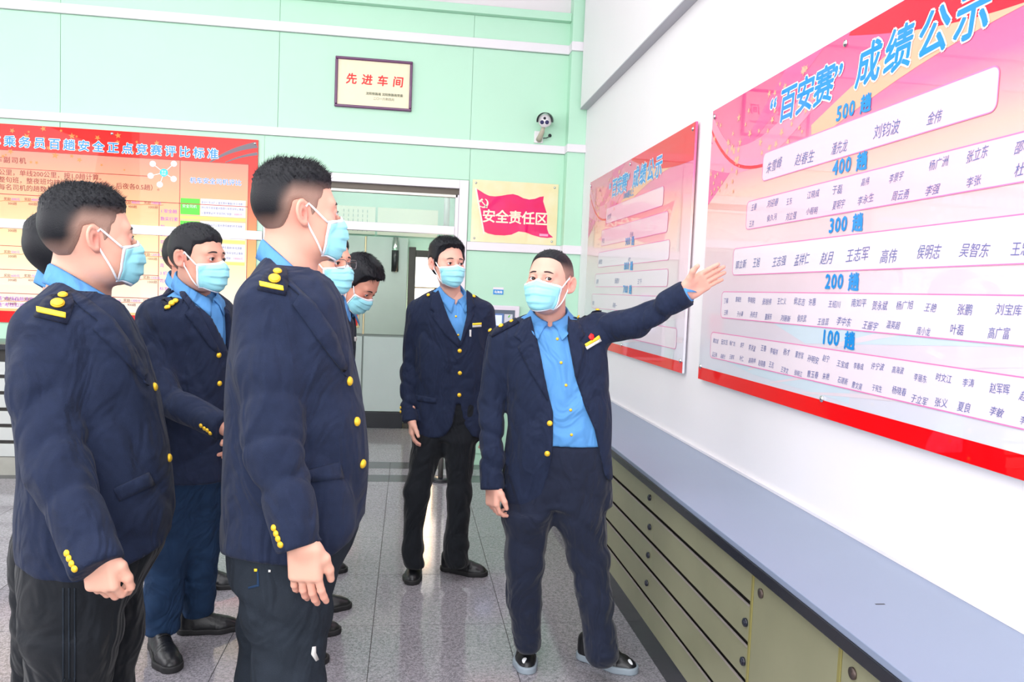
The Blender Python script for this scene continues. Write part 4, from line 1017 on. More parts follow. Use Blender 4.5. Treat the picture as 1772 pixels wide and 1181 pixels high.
def make_mask(parent, H, sag=0.0, loops=(1, 1)):
    nu, nv = 49, 31
    zt = -0.010
    def row(v):
        z = zt-(0.111)*v
        yf = np.interp(v, [0, 0.12, 0.32, 0.5, 0.7, 0.88, 1.0], [0.104, 0.116, 0.1255, 0.123, 0.117, 0.107, 0.088])
        ws = np.interp(v, [0, 0.2, 0.5, 0.8, 1.0], [0.060, 0.064, 0.062, 0.053, 0.040]); ye = np.interp(v, [0, 0.5, 1.0], [0.052, 0.046, 0.040])
        return z, yf, ws, ye
    V = []
    for j in range(nv):
        v = j/(nv-1); z, yf, ws, ye = row(v)
        for i in range(nu):
            u = -1+2*i/(nu-1); a = u*PI/2
            x = ws*math.sin(a)*(0.97+0.03*abs(u)); y = ye+(yf-ye)*(abs(math.cos(a))**0.85)
            zz = z
            # top edge arches over the nose, lower edge curls under the chin
            zz += (-0.013*(abs(u)**1.5))*(1-v)+0.020*(abs(u)**1.6)*v+0.005*math.exp(-(u/0.18)**2)*(1-v)
            pl = (v*3.9+0.1) % 1.0; y += 0.0062*(pl**1.5-0.5)*(1-abs(u)**3)*(0.12 < v < 0.9); y -= 0.004*max(0, math.cos(PI*(v-0.5)/0.5))*max(0, math.cos((abs(u)-0.42)/0.2*PI/2))*(abs(abs(u)-0.42) < 0.2)
            V.append((x, y, zz))
    V = np.array(V)
    for _ in range(8):
        d = head_sdf(V.astype(F32), H.jaw); e = 0.002
        g = np.stack([(head_sdf((V+np.eye(3)[k]*e).astype(F32), H.jaw)-head_sdf((V-np.eye(3)[k]*e).astype(F32), H.jaw))/(2*e) for k in range(3)], 1)
        push = np.maximum(0.0035-d, 0)[:, None]; V = V+g*push
    q = lambda i, j: j*nu+i
    fs = [(q(i, j), q(i+1, j), q(i+1, j+1), q(i, j+1)) for j in range(nv-1) for i in range(nu-1)]
    W = np.array([H.w(p) for p in V])
    band = [f for k, f in enumerate(fs) if k//(nu-1) < 2 or k//(nu-1) >= nv-2 or k % (nu-1) in (0, nu-2)]
    main = [f for f in fs if f not in set(band)]
    o = obj('mask', [tuple(p) for p in W], main, mask_m, parent, True)
    md = o.modifiers.new('thick', 'SOLIDIFY'); md.thickness = 0.0014; md.offset = 0
    b = obj('mask_edge', [tuple(p) for p in W], band, mask_w, o, True)
    md = b.modifiers.new('thick', 'SOLIDIFY'); md.thickness = 0.0018; md.offset = 0
    for sgn in (-1, 1):
        i = 0 if sgn < 0 else nu-1
        a = V[q(i, 1)]; c = V[q(i, nv-3)]; ear_t = np.array((sgn*0.0805, 0.004, 0.018)); ear_m = np.array((sgn*0.070, -0.010, 0.0)); ear_b = np.array((sgn*0.0765, 0.003, -0.032))
        def seg(p0, p1, n=7):
            out = []
            for k in range(n):
                t = k/(n-1); p = p0*(1-t)+p1*t
                for _ in range(3):
                    dd = head_sdf(p[None].astype(F32), H.jaw)[0]
                    if dd < 0.003 and abs(p[1]+0.008) > 0.010: p = p+np.array((sgn, 0, 0))*(0.003-dd)
                out.append(p)
            return out
        pts = seg(a, ear_t)+seg(ear_t, ear_m, 4)[1:]+seg(ear_m, ear_b, 4)[1:]+seg(ear_b, c)[1:]
        Vt, Ft = tubeg([H.w(p) for p in pts], 0.0027*H.sc, 6); obj('ear_loop', Vt, Ft, mask_w, o, True)
    return o
def make_eyes(parent, H, look=(0, 0)):
    for sgn in (-1, 1):
        c = np.array((sgn*0.032, 0.0765, 0.001)); d = np.array((look[0], 1.0, look[1])); d /= np.linalg.norm(d)
        n, m_ = 24, 16; V = []; F = []; mi = []
        a = np.cross(d, (0, 0, 1)); a /= np.linalg.norm(a); b = np.cross(a, d); r = 0.0126
        for j in range(m_+1):
            t = PI*j/m_
            for i in range(n):
                s = 2*PI*i/n; V.append(H.w(c+r*(d*math.cos(t)+math.sin(t)*(a*math.cos(s)+b*math.sin(s)))))
        for j in range(m_):
            for i in range(n):
                F.append((j*n+i, j*n+(i+1) % n, (j+1)*n+(i+1) % n, (j+1)*n+i)); mi.append(1 if j < 3 else 0)
        o = obj('eye', [tuple(v) for v in V], F, eye_w, parent, True); o.data.materials.append(eye_d)
        o.data.polygons.foreach_set('material_index', mi)
        # eyebrow and lash line
        pts = []; rs = []
        for k in range(9):
            t = k/8; x = 0.014+0.036*t; z = 0.0215+0.006*math.sin(PI*(0.15+0.75*t))-0.004*t; y = 0.09
            for _ in range(30):
                if head_sdf(np.array([[x, y, z]], F32), H.jaw)[0] > -0.0012: y -= 0.0006
            pts.append(H.w((sgn*x, y, z))); rs.append(0.0031*math.sin(PI*min(0.93, 0.25+0.68*t))*H.sc+0.0006)
        V, F = tubeg(pts, rs, 6); obj('eyebrow', V, F, brow_m, parent, True)
        pts = []
        for k in range(7):
            t = -1+2*k/6; pts.append(H.w((sgn*0.032+t*0.0135, 0.0765+0.0138*math.sqrt(max(0.02, 1-(t*0.86)**2)), 0.0014+0.0052*(1-t*t))))
        V, F = tubeg(pts, 0.0009*H.sc, 5); obj('lash_line', V, F, brow_m, parent, True)

# ------------------------------------------------------------------ hands
def hand_sdf(p, W, d, n, side, curl, sc=1.0, spread=0.0, thumb=(0.55, 0.35), arm=None):
    """W wrist, d direction of the fingers, n palm normal (palm faces n), side = lateral axis pointing to the thumb"""
    d = np.array(d, float); d /= np.linalg.norm(d); n = np.array(n, float); n = n-d*np.dot(n, d); n /= np.linalg.norm(n)
    t = np.cross(n, d)*side
    R = np.stack([t, n, d], 1)
    q = ((p-np.array(W, F32))@R.astype(F32)/sc).astype(F32)      # x towards thumb, y palm side, z along
    D = cap(q, (0, 0, -0.006), (0, 0, 0.010), 0.0235, 0.025, ((0, 1, 0), 0.82))
    if arm is not None:
        D = smin(D, cap(p, np.array(W)-np.array(arm)*0.05, np.array(W)-np.array(arm)*0.004, 0.025, 0.020)/sc, 0.02)
    D = smin(D, rbox(q, (-0.001, 0.0, 0.050), (0.039, 0.0135, 0.043), 0.013), 0.022)
    D = smin(D, ell(q, (0.022, 0.008, 0.032), (0.016, 0.013, 0.028)), 0.012)
    D = smin(D, ell(q, (-0.026, 0.007, 0.035), (0.012, 0.010, 0.028)), 0.010)
    for i, (x, L, r) in enumerate(((0.0285, 0.070, 0.0092), (0.0095, 0.078, 0.0094), (-0.0095, 0.073, 0.0090), (-0.0280, 0.058, 0.0080))):
        c = curl[i] if hasattr(curl, '__len__') else curl
        b = np.array((x, 0.0, 0.088-0.004*abs(i-1.2))); a = c*0.9; sp = (1.5-i)*spread
        pts = [b-np.array((0, 0, 0.012)), b]; pp = b
        for f_, (ll, kk) in enumerate(((0.45, 1.0), (0.31, 2.1), (0.24, 3.0))):
            an = a*kk if f_ else a
            an = min(an, 3.0); pp = pp+L*ll*np.array((math.sin(sp)*math.cos(an), math.sin(an), math.cos(an)*math.cos(sp))); pts.append(pp)
        D2 = chain(q, pts, [r*1.02, r, r*0.95, r*0.88, r*0.78], 0.003)
        D = smin(D, D2, 0.0035)
    a1, a2 = thumb
    pts = [np.array((0.018, 0.004, 0.018)), np.array((0.040, 0.012, 0.042))]
    pts.append(pts[-1]+0.032*np.array((math.sin(a1), 0.30, math.cos(a1)))/np.linalg.norm((math.sin(a1), 0.30, math.cos(a1))))
    pts.append(pts[-1]+0.026*np.array((math.sin(a2), 0.30, math.cos(a2)))/np.linalg.norm((math.sin(a2), 0.30, math.cos(a2))))
    D = smin(D, chain(q, pts, [0.014, 0.0125, 0.0105, 0.0085], 0.006), 0.010)
    return D*sc
def make_hand(W, d, n, side, curl, sc=1.0, h=0.0026, tone=(1, 1, 1), **k):
    W = np.array(W, float)
    fn = lambda p: hand_sdf(p, W, d, n, side, curl, sc, **k)
    V, Q = nets(fn, W-0.20*sc, W+0.20*sc, h)
    c = np.tile(SK*np.array(tone), (len(V), 1))
    dd = np.array(d, float); dd /= np.linalg.norm(dd); t = np.clip(((V-W)@dd-0.09)/0.09, 0, 1)[:, None]
    c = c*(1-0.35*t)+SKR*np.array(tone)*0.35*t
    return V, Q, c

# ------------------------------------------------------------------ torso seen as stacked sections
def view_axes(x, y):
    d = ray(x, y); d = np.array((d[0], d[1], 0)); d /= np.linalg.norm(d)
    return np.array((d[1], -d[0], 0)), d          # U image right, Vv away
class Loft:
    def __init__(s, rows, dep, x0, y0, ex=2.4):
        """rows: (y px, x left px, x right px, half depth m[, depth offset])"""
        s.U, s.Vv = view_axes(x0, y0); s.ex = ex
        s.o = P(x0, y0, dep); z = []; cu = []; hu = []; cv = []; hv = []
        for r in rows:
            y, xl, xr, hd = r[:4]; o2 = r[4] if len(r) > 4 else 0.0
            a = s.pp(xl, y); b = s.pp(xr, y)
            z.append((a[2]+b[2])/2); ua = np.dot(a-s.o, s.U); ub = np.dot(b-s.o, s.U)
            cu.append((ua+ub)/2); hu.append((ub-ua)/2); hv.append(hd); cv.append(o2)
        i = np.argsort(z); s.z = np.array(z)[i]; s.cu = np.array(cu)[i]; s.hu = np.array(hu)[i]; s.cv = np.array(cv)[i]; s.hv = np.array(hv)[i]
    def pp(s, x, y):
        d = ray(x, y); t = np.dot(s.o-CAM, s.Vv)/np.dot(d, s.Vv); return CAM+d*t
    def __call__(s, p, grow=0.0, cut=True):
        q = p-s.o.astype(F32); u = q@s.U.astype(F32); v = q@s.Vv.astype(F32); z = p[:, 2]
        cu = np.interp(z, s.z, s.cu); hu = np.interp(z, s.z, s.hu)+grow; cv = np.interp(z, s.z, s.cv); hv = np.interp(z, s.z, s.hv)+grow
        e = s.ex; r = (np.abs((u-cu)/hu)**e+np.abs((v-cv)/hv)**e)**(1/e)+1e-6
        L = np.sqrt((u-cu)**2+(v-cv)**2); d = (L-L/r)
        d = np.where(r < 0.3, -np.minimum(hu, hv)*(1-r), d).astype(F32)*0.9
        if cut: d = np.maximum(d, np.maximum(z-s.z[-1], s.z[0]-z))
        return d
def folds(p, c, r, dirv, f, amp, ph=0.0):
    """cloth creases around a point"""
    q = p-np.array(c, F32); w = np.exp(-(q*q).sum(1)/(r*r)); dv = np.array(dirv, F32); dv /= np.linalg.norm(dv)
    return amp*w*np.sin((q@dv)*f+ph+2.0*wob(p, 12, ph))
def frame_of(dirv, up=(0, 0, 1)):
    d = np.array(dirv, float); d /= np.linalg.norm(d); s = np.cross(d, up); s /= np.linalg.norm(s); return d, s, np.cross(s, d)
def make_shoe(parent, heel, toe, sneaker=False, h=0.004, boot=0.0):
    heel = np.array((heel[0], heel[1], 0.0)); toe = np.array((toe[0], toe[1], 0.0)); d = toe-heel; L = max(0.25, min(0.30, np.linalg.norm(d))); d /= np.linalg.norm(d)
    s = np.array((d[1], -d[0], 0)); R = np.stack([s, d, np.array((0, 0, 1.0))], 1)
    k = L/0.285
    def loc(p): return ((p-heel.astype(F32))@R.astype(F32)/k).astype(F32)
    def outline(q):
        return np.minimum.reduce([cap(q*np.array((1, 1, 0), F32), (0, 0.038, 0), (0, 0.06, 0), 0.034, 0.034), smin(cap(q*np.array((1, 1, 0), F32), (0, 0.06, 0), (0.004, 0.19, 0), 0.033, 0.046), cap(q*np.array((1, 1, 0), F32), (0.004, 0.19, 0), (0.0, 0.238, 0), 0.046, 0.040), 0.02)])
    def sole(p):
        q = loc(p); o = outline(q)-0.003
        return smax(o, np.abs(q[:, 2]-0.013-0.004*(q[:, 1] < 0.07))-0.013-0.002*sneaker, 0.004)*k
    def upper(p):
        q = loc(p)
        a = cap(q, (0, 0.050, 0.055), (0.0, 0.045, 0.085+boot), 0.040, 0.040+boot*0.05)
        b = cap(q, (0, 0.055, 0.045), (0.002, 0.205, 0.026), 0.041, 0.036)
        c = cap(q, (0.003, 0.19, 0.020), (0.0, 0.238, 0.016), 0.042, 0.036)
        dd = smin(smin(a, b, 0.03), c, 0.025)
        inst = cap(q, (0, 0.07, 0.088), (0.002, 0.17, 0.050), 0.030, 0.024); dd = smin(dd, inst, 0.02)
        dd = smax(dd, outline(q)-0.0015, 0.01)
        if sneaker: dd = dd+0.0016*np.sin(q[:, 1]*260)*(q[:, 1] > 0.09)*(q[:, 1] < 0.2)*(q[:, 2] > 0.03)
        else: dd = dd+0.0008*np.sin(q[:, 1]*420+q[:, 0]*60)*np.exp(-((q[:, 1]-0.175)/0.02)**2)
        return np.maximum(dd, 0.02-q[:, 2])*k
    c = heel+d*L*0.5; ex = np.array((0.19, 0.19, 0.0))
    V, Q = nets(upper, c-ex+np.array((0, 0, 0.0)), c+ex+np.array((0, 0, 0.15+boot)), h)
    o = mesh_np('shoe', V, Q, leather, parent)
    V, Q = nets(sole, c-ex-np.array((0, 0, 0.01)), c+ex+np.array((0, 0, 0.045)), h); V[:, 2] = np.maximum(V[:, 2], 0.0005)
    mesh_np('sole', V, Q, sole_g if sneaker else rubber, o)
    wl = lambda a, b, z: tuple(heel+k*(s*a+d*b)+np.array((0, 0, z*k)))
    for i in range(4):
        y = 0.115+i*0.018; z = 0.108-i*0.0145
        V, F = tubeg([wl(-0.022, y, z-0.010), wl(-0.008, y+0.003, z), wl(0.008, y+0.003, z), wl(0.022, y, z-0.010)], 0.0022, 5); obj('lace', V, F, rubber, o, True)
    if sneaker:
        V, F = domeg(wl(0.006, 0.250, 0.046), (d[0]*0.7, d[1]*0.7, 1.0), 0.015, 0.004, 12, 3); obj('toe_patch', V, F, mask_w, o, True)
        V, F = tubeg([wl(-0.042, 0.16, 0.035), wl(-0.037, 0.10, 0.045), wl(-0.034, 0.06, 0.060)], 0.0035, 5); obj('side_stripe', V, F, sole_g, o, True)
    return o
# ------------------------------------------------------------------ people
def pt(t):
    """(px, py, depth, radius) or ('w', x, y, z, radius) -> point, radius"""
    if t[0] == 'w': return np.array(t[1:4], float), t[4]
    return P(t[0], t[1], t[2]), t[3]
def px_sdf(p, poly, dep):
    q = p-CAM.astype(F32); w = q@FW.astype(F32); x = 886+FPX*(q@RT.astype(F32))/w; y = 590.5-FPX*(q@UP.astype(F32))/w
    return poly2(x, y, poly)*(dep/FPX)
def make_collar(parent, c, phi, r, tilt=0.05, gap=0.13, drop=0.018, pt_drop=0.040, h=0.030, side=0.026, sdf=None):
    f = np.array((math.cos(phi), math.sin(phi), 0)); s = np.array((f[1], -f[0], 0)); c = np.array(c); z = np.array((0, 0, 1.0))
    N = 49; V = []; prof = 6
    for i in range(N):
        u = -1+2*i/(N-1); th = (gap+(PI-gap)*(1-abs(u)))*(1 if u > 0 else -1); sg_ = 1 if u > 0 else -1
        ct, sn = math.cos(th), math.sin(th); fr = max(0.0, 1-(abs(th)-gap)/0.85)**1.3
        rad = lambda k: f*ct*(r+k)*1.08+s*sn*(r+k)
        base = c-z*tilt*ct
        out = s*sg_*side*fr
        V += [base+rad(-0.002)-z*0.014, base+rad(-0.004)+z*h*0.55, base+rad(-0.002)+z*h*(1-0.35*fr), base+rad(0.003)+z*(h*0.85-0.4*h*fr),
              base+rad(0.009)+z*(0.3*(h-drop)-0.35*pt_drop*fr)+out*0.45, base+rad(0.014+0.010*fr)-z*(drop+pt_drop*fr)+out]
    V = np.array(V)
    if sdf is not None:
        mk_ = (np.arange(len(V)) % prof) >= 3
        for _ in range(14):
            dd = sdf(V.astype(F32)); mv = np.maximum(np.array([0, 0, 0, 0.003, 0.0045, 0.006])[np.arange(len(V)) % prof]-dd, 0)*mk_
            V = V+(f*0.9+z*0.25)[None]*mv[:, None]*((V-c)@f > 0)[:, None]+((V-c)*np.array((1, 1, 0)))/(np.linalg.norm((V-c)*np.array((1, 1, 0)), axis=1)[:, None]+1e-6)*mv[:, None]*0.5
    F = [(i*prof+k, (i+1)*prof+k, (i+1)*prof+k+1, i*prof+k+1) for i in range(N-1) for k in range(prof-1)]
    o = obj('collar', [tuple(v) for v in V], F, shirt_m, parent, True)
    md = o.modifiers.new('thick', 'SOLIDIFY'); md.thickness = 0.0028; md.offset = 1
    return o
def crease(p, dr, f, ph):
    m = np.clip(0.65+1.0*wob(p, 6, ph*1.7+1), 0, 1)
    return m*(1-np.abs(np.sin((p@np.array(dr, F32))*f*0.6+ph+1.6*wob(p, 8, ph))))**2.6

PEOPLE = []
def person(label, floor_xy, S, group='railway staff in navy uniforms gathered before the boards'):
    root_ = root('person', label, 'person', (floor_xy[0], floor_xy[1], 0), group)
    hd = S['head']; tone = S.get('tone', (1, 1, 1)); hv = S.get('hvox', 0.0034)
    H = Head(P(*hd['p']), math.radians(hd['phi']), math.radians(hd.get('pitch', 0)), math.radians(hd.get('roll', 0)), hd.get('sc', 1.0), hd.get('jaw', 1.0))
    neck = [pt(t) for t in S['neck']]; npt = [n[0] for n in neck]; nr = [n[1] for n in neck]
    L = Loft(S['rows'], S['dep'], *S['c'], ex=S.get('ex', 2.4))
    phi = math.radians(S['phi']); fdir = np.array((math.cos(phi), math.sin(phi), 0.0)); sdir = np.array((fdir[1], -fdir[0], 0.0))
    top = L.z[-1]; axis = L.o+L.U*L.cu[len(L.cu)//2]+L.Vv*0
    axis = np.array((axis[0], axis[1], 0))
    sleeves = [[pt(t) for t in sl] for sl in S['sleeves']]
    jv = S.get('jvox', 0.009)
    # opening in (side, height) coordinates
    def to_sz(poly):
        out = []
        o = L.o+fdir*S.get('open_plane', 0.10)
        for x, y in poly:
            d = ray(x, y); t = np.dot(o-CAM, fdir)/np.dot(d, fdir); w = CAM+d*t; out.append((np.dot(w-axis, sdir), w[2]))
        return out
    if S.get('open_px'): opoly = to_sz(S['open_px'])
    else:
        b1 = S['open_z']; opoly = [(-0.075, top+0.3), (0.075, top+0.3), (0.08, top-0.03), (0.0, b1), (-0.08, top-0.03)]
    seed = L.o[0]*3
    cc = P(*S['cc']) if S.get('cc') else npt[-1]
    tilt = S.get('tilt', 0.05); cr_ = S.get('cr', nr[-1]+0.004); slope = tilt/cr_
    def neckcut(p, d, rad, dz):
        q = p-cc.astype(F32); pl_ = q[:, 2]-dz+slope*(q@fdir.astype(F32)); hz = np.sqrt((q@fdir.astype(F32))**2/1.16+(q@sdir.astype(F32))**2)-rad
        return smax(d, -np.maximum(hz, -pl_), 0.006)
    if not S.get('open_px'):
        b1 = S['open_z']; opoly = [(-0.072, cc[2]+0.3), (0.072, cc[2]+0.3), (0.084, cc[2]-0.01), (0.055, cc[2]-0.14), (0.0, b1), (-0.055, cc[2]-0.14), (-0.084, cc[2]-0.01)]
    def jacket(p, carve=True):
        d = L(p, S.get('loose', 0.0))
        zz = np.clip((top-0.12-p[:, 2])/0.2, 0, 1)
        d = d+0.004*wob(p, 14, seed)+0.013*zz*crease(p, (0.8*sdir+0.6*fdir)*1.0+np.array((0, 0, 0.55)), 17, seed)+0.010*zz*crease(p, (-0.7*sdir+0.7*fdir)+np.array((0, 0, 0.8)), 23, seed+2)
        for pts, rs in ((([a[0] for a in sl]), [a[1] for a in sl]) for sl in sleeves):
            e = chain(p, pts, rs, 0.02)
            ad = (pts[-1]-pts[0])/np.linalg.norm(pts[-1]-pts[0]); el_ = pts[len(pts)//2 if len(pts) > 2 else 1]
            we = np.exp(-((p-el_.astype(F32))**2).sum(1)/0.17**2)
            e = e+0.016*we*crease(p, ad*0.9+sdir*0.5, 44, seed)+0.012*crease(p, ad*0.55+fdir*0.8, 30, seed+1)+0.002*wob(p, 30, seed+2)
            en = pts[-1]; dr = en-pts[-2]; dr /= np.linalg.norm(dr)
            e = np.maximum(e, (p-en.astype(F32))@dr.astype(F32))
            k = 0.012+0.045*np.exp(-((p-pts[0].astype(F32))**2).sum(1)/(0.12**2))
            hh = np.maximum(k-np.abs(d-e), 0)/k; d = np.minimum(d, e)-hh*hh*k*0.25
        for cpx in S.get('cuts', []): d = np.maximum(d, -px_sdf(p, cpx, S['dep']))
        if not carve: return d
        q = p-axis.astype(F32); s_ = q@sdir.astype(F32)
        oc = np.maximum(poly2(s_, p[:, 2], opoly), -((p-L.o.astype(F32))@fdir.astype(F32))-0.02)
        d = smax(d, -oc, 0.004)
        return neckcut(p, d, cr_+S.get('jcut', 0.045), -0.004)
    allp = [a[0] for sl in sleeves for a in sl]
    lo = np.minimum(np.min(allp, 0)-0.1, L.o+np.array((-0.36, -0.36, 0))); hi = np.maximum(np.max(allp, 0)+0.1, L.o+np.array((0.36, 0.36, 0)))
    lo[2] = min(L.z[0]-0.03, min(a[2] for a in allp)-0.07); hi[2] = max(top+0.05, max(a[2] for a in allp)+0.1)
    V, Q = nets(jacket, lo, hi, jv); V = relax(V, Q, 1, 0.35)
    jm = S.get('jmat', navy)
    J = mesh_np('jacket', V, Q, jm, root_); JB = bvh_of(V, Q); JF = JB
    if S.get('lapels') or S.get('edges'):
        V, Q = nets(lambda p: jacket(p, False), lo, hi, 0.012); JF = bvh_of(V, Q)
    # shirt
    zw = S.get('waist_z', L.z[0]+0.05)
    zs = max(zw, min(q_[1] for q_ in opoly)-0.05)
    def shirt(p):
        d = L(p, -0.021-(S.get('shirt_in', 0.0)), False)+0.0015*wob(p, 40, seed)+0.0012*np.sin(((p-axis.astype(F32))@sdir.astype(F32))*170)*np.exp(-((p[:, 2]-zw)/0.12)**2)
        d = np.maximum(d, np.maximum(p[:, 2]-(top+0.002), zs-p[:, 2]))
        q = p-cc.astype(F32); s_ = q@sdir.astype(F32); vd = S.get('vneck', 0.004)
        oc = np.maximum(poly2(s_, q[:, 2], [(-0.022, 0.03), (0.022, 0.03), (0.012, -tilt*0.8), (0.0, -tilt-vd), (-0.012, -tilt*0.8)]), -(q@fdir.astype(F32)))
        d = smax(d, -oc, 0.004)
        return neckcut(p, d, cr_+0.045, 0.006)
    V, Q = nets(shirt, (L.o[0]-0.3, L.o[1]-0.3, zs-0.02), (L.o[0]+0.3, L.o[1]+0.3, top+0.02), 0.0075)
    sh = mesh_np('shirt', V, Q, shirt_m, root_); SB = bvh_of(V, Q)
    make_collar(sh, cc, phi, cr_, tilt=tilt, pt_drop=S.get('collar_pt', 0.030), side=S.get('collar_side', 0.022), sdf=shirt)
    # trousers
    legs = [[pt(t) for t in lg] for lg in S['legs']]
    hemz = S.get('hem', 0.06)
    def trousers(p):
        d = smax(L(p, -0.014, False), np.maximum(p[:, 2]-zw-0.002, L.z[0]+S.get('seat', 0.0)-p[:, 2]), 0.012)
        d = d+0.002*wob(p, 30, seed)
        for lg in legs:
            pts = [a[0] for a in lg]; rs = [a[1] for a in lg]
            e = chain(p, pts, rs, 0.03)+0.0035*wob(p, 22, seed+1)
            e = e+folds(p, pts[-1]+np.array((0, 0, 0.05)), 0.10, (0.4, 0.2, 1), 70, 0.004, seed)+0.007*crease(p, (0.5, 0.3, 1.0), 46, seed+1)+0.006*crease(p, (-0.6, 0.2, 0.8), 34, seed+3)
            e = np.maximum(e, hemz-p[:, 2]); d = smin(d, e, S.get('legk', 0.04))
        ins = np.where(p[:, 2] > L.z[0]+S.get('insz', -0.05), L(p, -0.013, False)-S.get('slack', 0.03)*np.clip((L.z[0]+0.16-p[:, 2])/0.16, 0, 1), -1.0)
        return np.maximum(d, ins)
    al = [a[0] for lg in legs for a in lg]
    lo = np.minimum(np.min(al, 0)-0.15, L.o-0.27); hi = np.maximum(np.max(al, 0)+0.15, L.o+0.27); lo[2] = hemz-0.03; hi[2] = zw+0.03
    V, Q = nets(trousers, lo, hi, 0.011); V = relax(V, Q, 1, 0.3)
    T = mesh_np('trousers', V, Q, S.get('tmat', black_t), root_); TB = bvh_of(V, Q)
    for sp in S.get('shoes', []): make_shoe(root_, sp[0], sp[1], sneaker=S.get('sneaker', False), boot=S.get('boot', 0.0))
    # body: head with neck, hands, and the trunk and limbs under the cloth, one mesh
    (Va, Qa, Ca), (HV, HQ, HC) = make_head(root_, H, hd['style'], tone, npt, nr, hv)
    parts = [(Va, Qa, Ca)]
    def under(p):
        d = L(p, -0.055)
        for sl in sleeves: d = smin(d, chain(p, [a[0] for a in sl[:-1]]+[sl[-1][0]*0.4+sl[-2][0]*0.6], [max(0.024, a[1]-0.026) for a in sl], 0.02), 0.03)
        for lg in legs: d = smin(d, chain(p, [a[0] for a in lg], [a[1]-0.036 for a in lg], 0.03), 0.02)
        return d
    lo2 = np.minimum(lo, np.min(allp, 0)-0.1); hi2 = np.maximum(hi, np.max(allp, 0)+0.1); hi2[2] = max(top+0.02, hi2[2]); lo2[2] = 0.03
    V, Q = nets(under, lo2, hi2, 0.022)
    parts.append((V, Q, np.tile(SK*np.array(tone), (len(V), 1))))
    for hi_, hn in enumerate(S.get('hands', [])):
        k = dict(hn); ad = sleeves[hi_][-1][0]-sleeves[hi_][-2][0]; k['arm'] = ad/np.linalg.norm(ad); W = P(*k.pop('W')); parts.append(make_hand(W, k.pop('d'), k.pop('n'), k.pop('side'), k.pop('curl'), tone=tone, **k))
    VV = []; QQ = []; CC = []; n0 = 0
    for v, q, c in parts: VV.append(v); QQ.append(q+n0); CC.append(c); n0 += len(v)
    mesh_np('body', np.concatenate(VV), np.concatenate(QQ), skin_m, root_, cols=np.concatenate(CC))
    hv_, hf_ = strands(None, H, hd['style'], S.get('strands', 350), HAIR[hd['style']]['strand'], 5)
    n0 = len(HV); HQ2 = np.concatenate([HQ[:, [0, 1, 2]], HQ[:, [0, 2, 3]], np.array(hf_)+n0]); HV2 = np.concatenate([HV, np.array(hv_)]); HC2 = np.concatenate([HC, np.tile((0.005, 0.006, 0.010), (len(hv_), 1))])
    mesh_np('hair', HV2, HQ2, hair_m, root_, cols=HC2)
    make_mask(root_, H); make_eyes(root_, H, hd.get('look', (0, 0)))
    if S.get('glasses'):
        parts = []
        for sgn in (-1, 1):
            pts = []
            for k in range(20):
                t = 2*PI*k/20; a = math.copysign(abs(math.cos(t))**0.6, math.cos(t)); b = math.copysign(abs(math.sin(t))**0.6, math.sin(t))
                pts.append(H.w((sgn*0.034+0.025*a, 0.108-0.010*abs(a)*(1 if a*sgn > 0 else 0), -0.001+0.017*b)))
            parts.append(tubeg(pts, 0.0014, 6, True)); parts.append(tubeg([H.w((sgn*0.059, 0.100, 0.006)), H.w((sgn*0.074, 0.06, 0.008)), H.w((sgn*0.083, -0.005, 0.012)), H.w((sgn*0.082, -0.022, 0.0))], 0.0013, 6))
        parts.append(tubeg([H.w((-0.010, 0.108, 0.003)), H.w((0, 0.111, 0.006)), H.w((0.010, 0.108, 0.003))], 0.0014, 6))
        obj('glasses', *merge(parts), mat('glasses_metal', (0.25, 0.25, 0.27), 0.25, metal=1.0), root_, True)
    # uniform details
    dp = S['dep']; r = S.get('btn', 0.0105)
    for x, y in S.get('buttons', []): stud('button', JB, x, y, r, gold, J, dp)
    for x, y in S.get('cuff_buttons', []): stud('button', JB, x, y, 0.0075, gold, J, dp)
    for x, y in S.get('shirt_buttons', []): stud('button', SB, x, y, 0.0058, gold, sh, dp)
    st_px = S.get('pstep', 6)
    for pl_ in S.get('edges', []): patch('front_edge', JF, pl_, jm, J, st_px, 0.003, 0.0, dp)
    for pl_ in S.get('lapels', []): patch('lapel', JF, pl_, jm, J, st_px, 0.004, 0.001, dp)
    for pl_ in S.get('flaps', []): patch('pocket_flap', JB, pl_, jm, J, st_px, 0.004, 0.001, dp)
    for pl_ in S.get('epaulettes', []): patch('epaulette', JB, pl_, navy_d, J, st_px, 0.004, 0.002, dp)
    for pl_ in S.get('bars', []): patch('epaulette_bar', JB, pl_, yellow, J, max(2, st_px*0.6), 0.004, 0.006, dp)
    for x, y, rr in S.get('studs', []): stud('epaulette_stud', JB, x, y, rr, gold, J, dp, lift=0.006)
    for nm, pl_, mm, lf in S.get('extras', []): patch(nm, JB, pl_, mm, J, st_px*0.6, 0.002, lf, dp)
    for nm, pl_, mm, lf in S.get('textras', []): patch(nm, TB, pl_, mm, T, st_px, 0.001, lf, dp)
    PEOPLE.append(root_)
    return root_, H, L

DOWN = (0.0, 0.0, -1.0)
